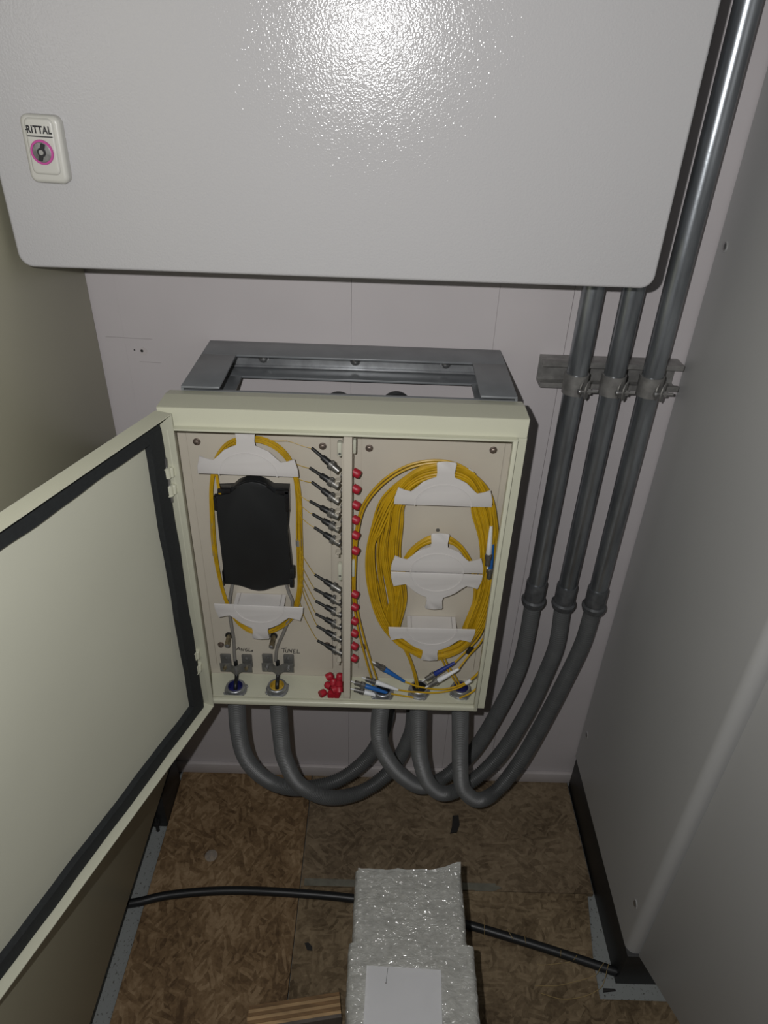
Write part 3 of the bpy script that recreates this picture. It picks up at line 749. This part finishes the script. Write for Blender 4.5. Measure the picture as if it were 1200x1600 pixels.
# two cords swung out to the left and down to the gland
for k in range(2):
    pts = [(742, 741 + 2 * k), (715, 725 + 4 * k), (680, 719 + 4 * k), (640, 726 + 5 * k), (605, 745 + 6 * k), (578, 772 + 7 * k), (562 + 2 * k, 802 + 6 * k), (553.5 + 3.5 * k, 850), (552 + 3 * k, 890), (551.5 + 3 * k, 930), (555 + 4.5 * k, 960), (563 + 6 * k, 998), (573 + 7 * k, 1035), (581 + 8 * k, 1062), (584 + 9 * k, 1078)]
    coil(pts, Y0=-0.213, amp=0.002, closed=False, ph=k)
for k in range(2):
    coil([(553 + 3 * k, 838), (552 + 3 * k, 870), (551 + 2.5 * k, 910), (553 + 3 * k, 940)], Y0=-0.2135, amp=0, closed=False)
# feeds from the coil to the glands
for pts in ([(632, 1015), (640, 1032), (647, 1055), (651, 1076)], [(636, 1017), (643, 1034), (650, 1056), (654, 1076)], [(685, 1018), (695, 1040), (708, 1060), (716, 1074)], [(690, 1018), (699, 1038), (712, 1058), (720, 1074)]):
    coil(pts, Y0=-0.210, amp=0, closed=False, step=0.006)
p0, p1 = ony(731, 733, -0.2115), ony(739, 738.5, -0.2115)
G().tube([p0, p1], 0.0022, 8).obj('cord_label', 'white_boot', co)

# ------------------------------------------------------------------ patch cord ends with blue and white boots
def boot_end(tip, tail, Yt, Yl, boot_mat, cord, cY, label, wide=1.0):
    """tip = metal end, tail = where the cord leaves the boot."""
    p = ony(*tail, Yl); q = ony(*tip, Yt)
    t = thing('patch_cord', label, 'patch cord', p, 'patch cord ends in the right compartment')
    L = (q - p).length; m = frame_x(p, q); m0 = Matrix.Translation(-p) @ m
    g = G(); g.lathe((0, 0, 0), (1, 0, 0), [(0, 0.0022), (L * 0.10, 0.0028), (L * 0.45, 0.0040), (L * 0.66, 0.0046), (L * 0.68, 0.0040)], 12)
    o = g.obj('boot', boot_mat, t, True); o.matrix_local = m0
    g = G(); g.lathe((L * 0.67, 0, 0), (1, 0, 0), [(0, 0.0038), (0.001, 0.0050), (L * 0.14, 0.0051), (L * 0.15, 0.0042), (L * 0.30, 0.0041)], 16)
    for k in range(6):
        a = k * math.pi / 3
        g.box(L * 0.69, L * 0.80, -0.0008, 0.0008, 0.0046, 0.0057, 0.0002, 1, Matrix.Rotation(a, 4, 'X'))
    o = g.obj('coupling_nut', 'dark_nut', t, True); o.matrix_local = m0
    g = G(); g.lathe((L * 0.96, 0, 0), (1, 0, 0), [(0, 0.0013), (0.008, 0.0012)], 8)
    o = g.obj('ferrule', 'white_boot', t, True); o.matrix_local = m0
    if cord:
        pts = [p + (q - p) * 0.02] + [ony(x, y, cY) for x, y in cord]
        G().tube(smooth_path(pts, 0.006), 0.0015, 8).obj('cord', 'yellow', t)
    return t
boot_end((585, 1036), (632, 1065), -0.222, -0.222, 'blue_boot', [(655, 1073), (690, 1077), (720, 1070), (742, 1056), (757, 1038)], -0.225, 'bright blue boot of a patch cord, metal tip pointing up left')
boot_end((570, 1060), (622, 1078), -0.218, -0.224, 'white_boot', [(645, 1081), (685, 1082), (718, 1074), (740, 1059), (756, 1042)], -0.228, 'white boot of a patch cord lying just under the lone bright blue one')
boot_end((553, 1066), (606, 1083), -0.228, -0.230, 'blue_boot', [(622, 1086), (640, 1089), (662, 1092)], -0.231, 'lowest blue patch cord boot, beside the divider foot')
boot_end((552, 1077), (604, 1090), -0.229, -0.233, 'white_boot', None, -0.23, 'lowest white patch cord boot, beside the divider foot')
boot_end((664, 1062), (711, 1035), -0.222, -0.214, 'navy_boot', [(728, 1018), (745, 1000), (756, 980), (764, 950)], -0.212, 'dark blue boot slanting up right under the yellow coil')
boot_end((669, 1072), (717, 1045), -0.231, -0.2235, 'white_boot', [(732, 1025), (750, 1005), (761, 983), (768, 950)], -0.215, 'white boot slanting beside the dark blue boot under the coil')
boot_end((762, 885), (767.5, 822), -0.216, -0.216, 'white_boot', [(768, 815), (766, 795), (760, 770)], -0.214, 'white boot hanging down the right inner wall of the box')
boot_end((764, 905), (770, 850), -0.213, -0.213, 'blue_boot', [(772, 840), (773, 820), (770, 790)], -0.212, 'light blue boot hanging behind the white one at the right wall')
w1 = G().tube(smooth_path([ony(718, 1091, -0.231), ony(735, 1083, -0.230), ony(748, 1072, -0.226), ony(752, 1066, -0.22)], 0.005), 0.0016, 8).obj('cord_piece', 'yellow')
tag(w1, 'short length of yellow cord in the bottom right corner of the box', 'cord')
w2 = G().tube([ony(728, 1067.5, -0.2290), ony(736, 1062.5, -0.2290)], 0.0036, 10).obj('cord_tag', 'white_boot')
tag(w2, 'small white wrap tag on two yellow cords beside the right gland', 'cable tag')
w3 = G().tube([ony(730, 1020, -0.2135), ony(737, 1011, -0.2135)], 0.0036, 10).obj('cable_tie', 'black')
tag(w3, 'small black tie round two cords below the bottom guide', 'cable tie')

# ------------------------------------------------------------------ glands, clamps, tubes
GL = [((368, 1074), 'bush_blue', 'conduit gland with a dark blue bushing, leftmost on the box floor'), ((433, 1073), 'bush_yellow', 'conduit gland with a yellow bushing on the box floor'),
      ((598, 1080), 'black', 'conduit gland half hidden behind the white and blue boots'), ((655, 1076), 'black', 'conduit gland below the coil where one feed drops in'), ((720, 1076), 'bush_blue', 'conduit gland with a dark blue bushing, rightmost on the box floor')]
gl_pos = []
for q, bm_, lab in GL:
    p = onz(*q, ZB + 0.008); gl_pos.append(p)
    t = thing('conduit_gland', lab, 'conduit gland', (p.x, p.y, ZB), 'glands on the box floor')
    g = G(); rr = 0.0168
    g.lathe((p.x, p.y, ZB + 0.0001), (0, 0, 1), [(0, 0.0192), (0.0035, 0.0192), (0.0042, 0.0182), (0.0046, rr), (0.0115, rr - 0.0006), (0.0125, rr - 0.002), (0.0120, rr - 0.0042), (0.0010, rr - 0.0048)], 28)
    for k in range(4):
        a = k * math.pi / 2 + 0.5
        g.box(0.0180, 0.0212, -0.0030, 0.0030, 0.0002, 0.0036, 0.0004, 1, Matrix.Translation((p.x, p.y, ZB)) @ Matrix.Rotation(a, 4, 'Z'))
    g.obj('locknut', 'nut', t)
    g = G(); g.lathe((p.x, p.y, ZB + 0.0012), (0, 0, 1), [(0, rr - 0.0052), (0.0112, rr - 0.0046), (0.0118, rr - 0.0056), (0.0030, rr - 0.0066)], 24); g.obj('bushing', bm_, t)

CLP = [((399, 1038), 370, 'ANGL'), ((433, 1038), 433, 'TUNEL')]
for cx_px, lab, gi_ in ((368, 'steel cable clamp over the leftmost gland, below the first handwritten word', 0), (433.5, 'steel cable clamp over the yellow-bushed gland, below the second handwritten word', 1)):
    c = ony(cx_px, 1038, -0.200)
    t = thing('cable_clamp', lab, 'cable clamp', (c.x, PY, c.z - 0.014), 'cable clamps above the left glands')
    w, hgt = 0.0275, 0.0145
    g = G()
    g.box(c.x - w, c.x - 0.0095, -0.1925, PY - 0.0003, c.z - hgt, c.z + hgt * 0.95, 0.0015); g.box(c.x + 0.0095, c.x + w, -0.1925, PY - 0.0003, c.z - hgt, c.z + hgt * 0.95, 0.0015)
    g.obj('base_plate', 'clamp', t)
    prof = []
    for k in range(25):
        x = -w + 2 * w * k / 24; u = abs(x) / 0.0105
        prof.append((x, -0.2000 - (0.0075 * 0.5 * (1 + math.cos(math.pi * min(1, u))))))
    out = [(c.x + x, y) for x, y in prof]; inn = [(c.x + x, y + 0.0016) for x, y in prof]
    g = G(); g.prism(out + inn[::-1], lambda a, b, hh: Vector((a, b, hh)), c.z - hgt - 0.004, c.z + 0.001)
    g.obj('saddle', 'clamp', t)
    for sx in (-1, 1):
        g = G(); g.cyl((c.x + sx * 0.0185, -0.1922, c.z - 0.0075), (c.x + sx * 0.0185, -0.2065, c.z - 0.0075), 0.0019, n=8); g.lathe((c.x + sx * 0.0185, -0.2002, c.z - 0.0075), (0, -1, 0), [(0, 0.0034), (0.0028, 0.0034), (0.003, 0.0028)], 6); g.obj('bolt', 'brass' if gi_ == 0 else 'steel', t)
        G().lathe((c.x + sx * 0.0175, -0.1924, c.z + 0.0070), (0, -1, 0), [(0, 0.0030), (0.0012, 0.0028), (0.002, 0.0014)], 10).obj('rivet', 'steel', t)
    gx = gl_pos[gi_]
    k = G().tube(smooth_path([(c.x, -0.1975, c.z + 0.006), (c.x, -0.1985, c.z - 0.010), (c.x * 0.6 + gx.x * 0.4, -0.206, c.z - 0.024), (gx.x, gx.y, ZB + 0.010), (gx.x, gx.y, ZB - 0.02)], 0.005), 0.0034, 10).obj('black_cable', 'black')
    tag(k, 'short black cable from clamp to the %s gland' % ('leftmost' if gi_ == 0 else 'yellow-bushed'), 'cable')
for pts, lab in (([(364, 908), (361, 925), (358, 950), (361, 975), (365, 1000), (366, 1020), (367, 1033)], 'grey tube from the cassette down to the left cable clamp'),
                 ([(446, 908), (451, 925), (457, 942), (452, 965), (443, 988), (433, 1012), (430.5, 1033)], 'grey tube bending from the cassette to the right cable clamp')):
    P = [ony(x, y, -0.196 - (0.004 if 930 < y < 990 else 0)) for x, y in pts]
    k = G().tube(smooth_path(P, 0.006), 0.0027, 10).obj('fibre_tube', 'grey_tube'); tag(k, lab, 'tube')
for (qa, qb), lab in ((((358, 992), (355, 1011)), 'brass stud beside the left grey tube'), (((428, 993), (423, 1013)), 'brass stud beside the tip of the lower left white guide')):
    p = ony(*qa, PY); q = ony(*qb, PY - 0.028)
    t = thing('brass_stud', lab, 'stud', p, 'brass studs on the left plate')
    q = Vector((p.x * 0.35 + q.x * 0.65, PY - 0.026, q.z * 0.7 + p.z * 0.3))
    G().cyl(p - (q - p) * 0.0, q, 0.0042, n=14).obj('shank', 'brass', t)
    G().lathe(Vector((p.x, PY - 0.0001, p.z)), (0, -1, 0), [(0, 0.0064), (0.003, 0.0060)], 14).obj('washer', 'black', t)
    G().lathe(q, q - p, [(-0.0005, 0.0040), (0.0010, 0.0032), (0.0014, 0.001)], 12).obj('tip', 'nut', t)

# ================================================================== PIPES
PYP = -0.050; PR = 0.0162
PX = [0.2985, 0.3560, 0.4145]
ZC = [(838, 917), (885, 922), (938, 927)]
ORDP = ['leftmost', 'middle', 'rightmost']
pipe_bottom = []
for i in range(3):
    zc = ony(*ZC[i], PYP - PR).z
    top = UZ0 + 0.0055 if i == 0 else 2.45
    lab = ['leftmost galvanised pipe, rising into the wall cabinet', 'middle galvanised pipe, its upper run hidden behind the wall cabinet', 'rightmost galvanised pipe, running up past the wall cabinet'][i]
    t = thing('galvanised_pipe', lab, 'pipe', (PX[i], PYP, zc - 0.06), 'galvanised pipes on the strut')
    G().lathe((PX[i], PYP, zc - 0.01), (0, 0, 1), [(0, PR), (top - zc + 0.01, PR)], 32).obj('pipe', 'pipe', t)
    G().lathe((PX[i], PYP, zc - 0.040), (0, 0, 1), [(0, PR + 0.0024), (0.038, PR + 0.0026), (0.040, PR + 0.0018), (0.0402, PR)], 32).obj('coupling', 'coupling', t)
    g = G(); g.lathe((PX[i], PYP, zc - 0.056), (0, 0, 1), [(0, 0.0165), (0.002, 0.0200), (0.010, 0.0225), (0.014, 0.0225), (0.017, 0.0190)], 32); g.obj('coupling_nut', 'coupling', t)
    pipe_bottom.append(Vector((PX[i], PYP, zc - 0.052)))

# strut channel
SZ0, SZ1 = 1.019, 1.0615; SX0, SX1 = 0.2485, 0.4672
D0 = -0.0008; D1 = -0.0330
prof = [(D0, SZ0), (D0, SZ1), (D1, SZ1), (D1, SZ1 - 0.008), (D1 + 0.006, SZ1 - 0.008), (D1 + 0.006, SZ1 - 0.006), (D1 + 0.0022, SZ1 - 0.006), (D1 + 0.0022, SZ1 - 0.0024), (D0 - 0.0024, SZ1 - 0.0024),
        (D0 - 0.0024, SZ0 + 0.0024), (D1 + 0.0022, SZ0 + 0.0024), (D1 + 0.0022, SZ0 + 0.006), (D1 + 0.006, SZ0 + 0.006), (D1 + 0.006, SZ0 + 0.008), (D1, SZ0 + 0.008), (D1, SZ0)]
sto = G().prism(prof, lambda a, b, hh: Vector((hh, a, b)), SX0, SX1).obj('strut_channel', 'strut')
tag(sto, 'short galvanised strut channel on the wall behind the three pipes', 'strut')
for i in range(3):
    x = PX[i]; zm = 1.0345
    t = thing('pipe_clamp', 'galvanised clamp holding the %s pipe to the strut' % ORDP[i], 'pipe clamp', (x, PYP, zm - 0.018), 'pipe clamps on the strut')
    ri, ro = PR + 0.0003, PR + 0.0025; sec = []
    for k in range(25):
        a = R(95 - 335 * k / 24 + 30); sec.append((x + ro * math.cos(a), PYP + ro * math.sin(a)))
    inn = []
    for k in range(25):
        a = R(95 - 335 * k / 24 + 30); inn.append((x + ri * math.cos(a), PYP + ri * math.sin(a)))
    g = G(); g.prism(sec + inn[::-1], lambda a, b, hh: Vector((a, b, hh)), zm - 0.015, zm + 0.017); g.obj('band', 'strut', t)
    ex = x + ro
    g = G(); em = Matrix.Translation((x + 0.0145, PYP - 0.0135, zm - 0.004)) @ Matrix.Rotation(R(-38), 4, 'Z')
    for s in (-0.004, 0.004):
        pts = [(-0.0, -0.012), (0.008, -0.013), (0.013, -0.008), (0.014, 0.0), (0.013, 0.008), (0.008, 0.014), (-0.0, 0.016)]
        g.prism([(-a, b) for a, b in pts], lambda a, b, hh, s=s: em @ Vector((s + hh, a, b)), -0.0009, 0.0009)
    g.obj('ear', 'strut', t)
    bc = em @ Vector((0, -0.0075, -0.001)); ax = (em.to_3x3() @ Vector((1, 0, 0)))
    ax = Vector((1, 0.05, 0))
    g = G(); g.lathe(bc - ax * 0.010, ax, [(0, 0.0020), (0.0008, 0.0046), (0.0030, 0.0052), (0.0042, 0.0052)], 16); g.obj('screw_head', 'steel', t)
    g = G(); g.lathe(bc - ax * 0.006, ax, [(0, 0.0024), (0.027, 0.0024)], 10); g.lathe(bc + ax * 0.0055, ax, [(0, 0.0050), (0.0045, 0.0050)], 6); g.obj('bolt', 'strut', t)
    g = G(); g.box(x - 0.013, x + 0.006, -0.0335, -0.0300, zm - 0.012, zm + 0.012, 0.001); g.obj('foot', 'strut', t)

# ================================================================== FLEXIBLE CONDUITS
FR = 0.0152
def flex(pts, name_label, last=None):
    path = smooth_path(pts, 0.00122)
    def rf(i): return FR * (1.03, 1.03, 0.90, 0.88)[i % 4]
    o = G().tube(path, FR, 16, False, rf).obj('flexible_conduit', 'flex')
    tag(o, name_label, 'conduit', 'grey flexible conduits below the box')
def F(x, y, Y): return ony(x, y, Y)
def start(i, ys): return [Vector((gl_pos[i].x, gl_pos[i].y, BZ0 - 0.001))]
zs = BZ0 - 0.001
flex(start(2, 0) + [F(592, 1142, -0.217), F(600, 1176, -0.210), F(624, 1209, -0.186), F(658, 1229, -0.145), F(692, 1216, -0.105), F(738, 1175, -0.080), F(778, 1112, -0.066), F(808, 1050, -0.06), F(822, 1000, -0.052), pipe_bottom[0]], 'flexible conduit from the third gland to the leftmost pipe')
flex(start(3, 0) + [F(654, 1150, -0.212), F(657, 1188, -0.205), F(670, 1224, -0.185), F(695, 1240, -0.16), F(735, 1222, -0.13), F(780, 1180, -0.10), F(822, 1115, -0.075), F(853, 1050, -0.06), F(870, 1005, -0.053), pipe_bottom[1]], 'flexible conduit from the fourth gland to the middle pipe')
flex(start(4, 0) + [F(719, 1150, -0.210), F(719, 1195, -0.205), F(724, 1232, -0.19), F(746, 1250, -0.165), F(775, 1236, -0.135), F(812, 1190, -0.105), F(850, 1125, -0.08), F(885, 1058, -0.062), F(910, 1005, -0.053), pipe_bottom[2]], 'flexible conduit from the rightmost gland to the rightmost pipe')
g1 = ony(521, 628, -0.03); g2 = ony(623, 624, -0.03)
flex(start(0, 0) + [F(374, 1150, -0.219), F(389, 1192, -0.205), F(424, 1222, -0.175), F(470, 1232, -0.145), F(530, 1218, -0.115), F(578, 1180, -0.085), F(602, 1130, -0.068), F(606, 1085, -0.06), Vector((0.02, -0.060, 0.70)), Vector((-0.05, -0.060, 0.85)), Vector((-0.070, -0.045, 0.940)), Vector((-0.0700, -0.006, 0.962))], 'flexible conduit from the leftmost gland, looping up behind the box')
flex(start(1, 0) + [F(439, 1150, -0.216), F(446, 1188, -0.21), F(468, 1226, -0.19), F(512, 1246, -0.165), F(562, 1238, -0.135), F(606, 1208, -0.105), F(636, 1160, -0.08), F(646, 1110, -0.068), Vector((0.068, -0.062, 0.60)), Vector((0.055, -0.062, 0.78)), Vector((0.026, -0.060, 0.90)), Vector((0.025, -0.045, 0.948)), Vector((0.0248, -0.006, 0.966))], 'flexible conduit from the yellow-bushed gland, looping up behind the box')
for x, z, lab in ((-0.0700, 0.962, 'black wall grommet behind the box, left one'), (0.0248, 0.966, 'black wall grommet behind the box, right one')):
    k = G().lathe((x, -0.0004, z), (0, -1, 0), [(0, 0.0245), (0.004, 0.0245), (0.0065, 0.0215), (0.0065, 0.0165), (0.0005, 0.0160)], 28).obj('wall_grommet', 'black')
    tag(k, lab, 'grommet', 'wall grommets behind the box')

# ================================================================== FLOOR CLUTTER
k = G().tube(smooth_path([(-0.62, -0.345, 0.0092), onz(200, 1412, 0.0092), onz(262, 1399, 0.0092), onz(340, 1392, 0.0092), onz(420, 1393, 0.0092), onz(545, 1403, 0.0092), onz(640, 1420, 0.0092), onz(735, 1446, 0.0092), onz(850, 1481, 0.0092), onz(958, 1517, 0.0092), (0.4790, -0.4300, 0.0092)], 0.008), 0.0086, 14).obj('floor_cable', 'cable')
tag(k, 'thick black cable crossing the board floor behind the wrapped parcel', 'cable')

# wrapped parcel
import mathutils.noise as mn
PKZ0, PKZ1 = 0.0003, 0.320
PKA = onz(556, 1356, PKZ1); PKB = onz(721, 1352, PKZ1)
PKX0, PKX1, PKY1 = PKA.x, PKB.x, PKA.y
pk = thing('wrapped_parcel', 'long parcel in clear bubble wrap with a white paper label', 'parcel', (0.075, -0.6, PKZ0))
def wrapped(name, x0, x1, y0, y1, z0, z1, mat, amp, seed, nx=44, ny=80, par=None, skew=0.0):
    bm = bmesh.new(); rows = []
    per = []
    r = 0.010
    for (cx, cz, a0) in ((x1 - r, z1 - r, 0), (x0 + r, z1 - r, 90), (x0 + r, z0 + r, 180), (x1 - r, z0 + r, 270)):
        for q in range(5): per.append((cx + r * math.cos(R(a0 + 22.5 * q)), cz + r * math.sin(R(a0 + 22.5 * q))))
    dense = []
    for i in range(len(per)):
        a = Vector(per[i]).to_3d(); b = Vector(per[(i + 1) % len(per)]).to_3d(); m = max(1, int((b - a).length / 0.0050))
        for q in range(m): dense.append(a.lerp(b, q / m))
    for j in range(ny + 1):
        s = j / ny; y = y1 + (y0 - y1) * s; row = []
        for d in dense:
            e = 1.0
            if j == 0 or j == ny: e = 0.93
            cx, cz = (x0 + x1) / 2, (z0 + z1) / 2
            x = cx + (d.x - cx) * e + skew * (y - y1); z = cz + (d.y - cz) * e
            v = Vector((x, y, z)); dis = (mn.noise(v * 30 + Vector((seed, 0, 0))) * 1.0 + mn.noise(v * 75 + Vector((0, seed, 0))) * 0.6 + abs(mn.noise(Vector((v.x * 60, v.y * 130, v.z * 80)) + Vector((seed, seed, 0)))) * 0.7) * amp
            nrm = Vector((d.x - cx, 0, (d.y - cz) * ((x1 - x0) / (z1 - z0)))).normalized()
            w = v + nrm * dis
            w.z = max(w.z, z0 - 0.0002 + 0.0004 * abs(dis))
            w.y += mn.noise(v * 40) * amp * (1.5 if j == 0 else 0.3)
            row.append(bm.verts.new(w))
        rows.append(row)
    n = len(dense)
    for j in range(ny):
        for i in range(n): bm.faces.new((rows[j][i], rows[j][(i + 1) % n], rows[j + 1][(i + 1) % n], rows[j + 1][i]))
    bm.faces.new(rows[0][::-1]); bm.faces.new(rows[-1])
    g = G(); g.bm.free(); g.bm = bm
    return g.obj(name, mat, par)
wrapped('wrap', PKX0, PKX1, -0.95, PKY1, PKZ0, PKZ1, 'wrap', 0.0017, 3.0, par=pk, ny=150, skew=0.012)
wrapped('wrap_band', PKX0 - 0.005, PKX1 + 0.008, -0.93, onz(640, 1474, PKZ1).y, PKZ0 + 0.0006, PKZ1 + 0.005, 'wrap', 0.0020, 9.0, par=pk, ny=120, skew=0.0)
# film ends sticking up at the far edge
g = G(); bm = g.bm; nx = 26
rowsA = []
for j in range(6):
    row = []
    for i in range(nx + 1):
        s = i / nx; x = PKX0 + 0.004 + (PKX1 - PKX0 - 0.006) * s
        hh = (0.004 + 0.010 * max(0, (s - 0.6) / 0.4) ** 1.5 + 0.003 * mn.noise(Vector((s * 9, 0, 2)))) * (j / 5)
        row.append(bm.verts.new((x, PKY1 - 0.004 + hh * 0.9 + 0.0015 * mn.noise(Vector((x * 90, j * 0.7, 0))), PKZ1 - 0.004 + hh)))
    rowsA.append(row)
for j in range(5):
    for i in range(nx): bm.faces.new((rowsA[j][i], rowsA[j][i + 1], rowsA[j + 1][i + 1], rowsA[j + 1][i]))
g.obj('film_edge', 'wrap', pk)
# paper label
q = [onz(573, 1508, PKZ1 + 0.010), onz(689, 1515, PKZ1 + 0.010)]
ux = (q[1] - q[0]); ux.z = 0; uyv = Vector((ux.y, -ux.x, 0)).normalized()
g = G(); bm = g.bm; rows = []
for j in range(13):
    row = []
    for i in range(9):
        p = q[0] + ux * (i / 8) + uyv * (0.155 * j / 12); p.z = PKZ1 + 0.0095 + 0.0008 * mn.noise(p * 25)
        row.append(bm.verts.new(p))
    rows.append(row)
for j in range(12):
    for i in range(8): bm.faces.new((rows[j][i], rows[j][i + 1], rows[j + 1][i + 1], rows[j + 1][i]))
bmesh.ops.solidify(bm, geom=bm.faces[:], thickness=0.0004)
lab = g.obj('paper_label', 'paper', pk)
lab['label'] = 'white paper label under the film'
p0 = onz(606, 1512, PKZ1 + 0.0104); p1 = onz(603, 1536, PKZ1 + 0.0104)
G().tube([p0, p1], 0.0003, 5).obj('print_line', 'clamp', lab)
G().lathe(p1, (0, 0, 1), [(0, 0.0009), (0.0002, 0.0009)], 6).obj('print_mark', 'clamp', lab)

# plywood offcut standing on edge
wl = onz(386, 1572, 0.045); wr = onz(532, 1549, 0.045)
wd = thing('plywood_offcut', 'plywood offcut with striped cut edge beside the wrapped parcel', 'wood offcut', (wl.x, wl.y, 0))
dirw = (wr - wl); dirw.z = 0; Lw = dirw.length; dirw.normalize()
nw = Vector((-dirw.y, dirw.x, 0))
WM = Matrix(((dirw.x, nw.x, 0, wl.x), (dirw.y, nw.y, 0, wl.y), (0, 0, 1, 0), (0, 0, 0, 1)))
for i in range(7):
    a = -0.040 + 0.0057 * i
    e = 0.0006 * (i % 2)
    G().box(0.0 + 0.0012 * abs(i - 3), Lw - 0.002, a, a + 0.00565, 0.0003, 0.045 - e, 0.0003, 1, WM).obj('ply', 'ply_face' if i == 0 else ('ply_light' if i % 2 else 'ply_dark'), wd)

# thin straw threads round the cable
def on_floor(px, py, z): return onz(px, py, z)
th = [[(757, 1438, 0.019), (757, 1452, 0.02), (757, 1466, 0.002)], [(793, 1452, 0.019), (801, 1466, 0.018), (808, 1474, 0.002), (830, 1478, 0.001)], [(819, 1460, 0.012), (821, 1470, 0.02), (823, 1482, 0.002)], [(877, 1481, 0.012), (876, 1490, 0.02), (876, 1498, 0.002)],
      [(904, 1489, 0.012), (898, 1497, 0.02), (890, 1503, 0.004), (845, 1508, 0.002), (840, 1506, 0.001)], [(944, 1504, 0.016), (938, 1512, 0.019), (930, 1524, 0.003), (905, 1532, 0.002), (870, 1540, 0.001), (836, 1540, 0.001)], [(951, 1506, 0.016), (948, 1517, 0.019), (945, 1530, 0.003), (938, 1544, 0.002), (915, 1556, 0.001), (880, 1561, 0.001), (845, 1552, 0.001)]]
for i, pts in enumerate(th):
    P = [onz(x, y, z) for x, y, z in pts]
    k = G().tube(smooth_path(P, 0.006), 0.00055, 5).obj('straw_thread', 'thread')
    tag(k, ['straw thread crossing the floor cable nearest the parcel', 'second straw thread from the parcel, trailing onto the board', 'third straw thread from the parcel over the floor cable', 'straw thread over the middle of the cable right of the parcel',
            'straw thread leaving the cable and trailing back left on the board', 'straw thread by the right plinth, upper of the two long curls', 'straw thread by the right plinth, lower of the two long curls'][i], 'thread', 'threads on the floor cable')

def chip(px_poly, h, mat, name, label, cat):
    bm_ = G(); poly = [(onz(x, y, 0).x, onz(x, y, 0).y) for x, y in px_poly]
    bm_.prism(poly, lambda a, b, hh: Vector((a, b, hh)), 0.0002, h)
    o = bm_.obj(name, mat); tag(o, label, cat)
chip([(707, 1276), (716, 1275), (718, 1290), (714, 1301), (703, 1303), (706, 1293)], 0.004, 'chip', 'plastic_chip', 'black plastic chip on the floor below the conduits', 'debris')
chip([(476, 1474), (482, 1473), (488, 1480), (488, 1486), (480, 1485)], 0.002, 'chip', 'bark_chip', 'small dark chip on the board left of the parcel', 'debris')
chip([(752, 1449), (766, 1450), (768, 1454), (756, 1456)], 0.0015, 'blue_chip', 'plastic_shred', 'tiny bluish shred on the board right of the parcel', 'debris')
chip([(742, 1383), (778, 1384), (784, 1388), (770, 1393), (742, 1392)], 0.0012, 'tape', 'tape_scrap', 'pale grey tape scrap by the joint right of the parcel', 'debris')
chip([(942, 1545), (960, 1546), (962, 1549), (942, 1551)], 0.003, 'chip', 'black_scrap', 'black scrap in front of the right plinth corner', 'debris')
p = onz(330, 1337, 0)
k = G().lathe((p.x, p.y, 0.0002), (0, 0, 1), [(0, 0.0135), (0.0012, 0.0130), (0.0022, 0.0095), (0.0026, 0.003)], 24).obj('clear_bumper', 'clear')
tag(k, 'round clear plastic dot on the reddish board at the left', 'debris')
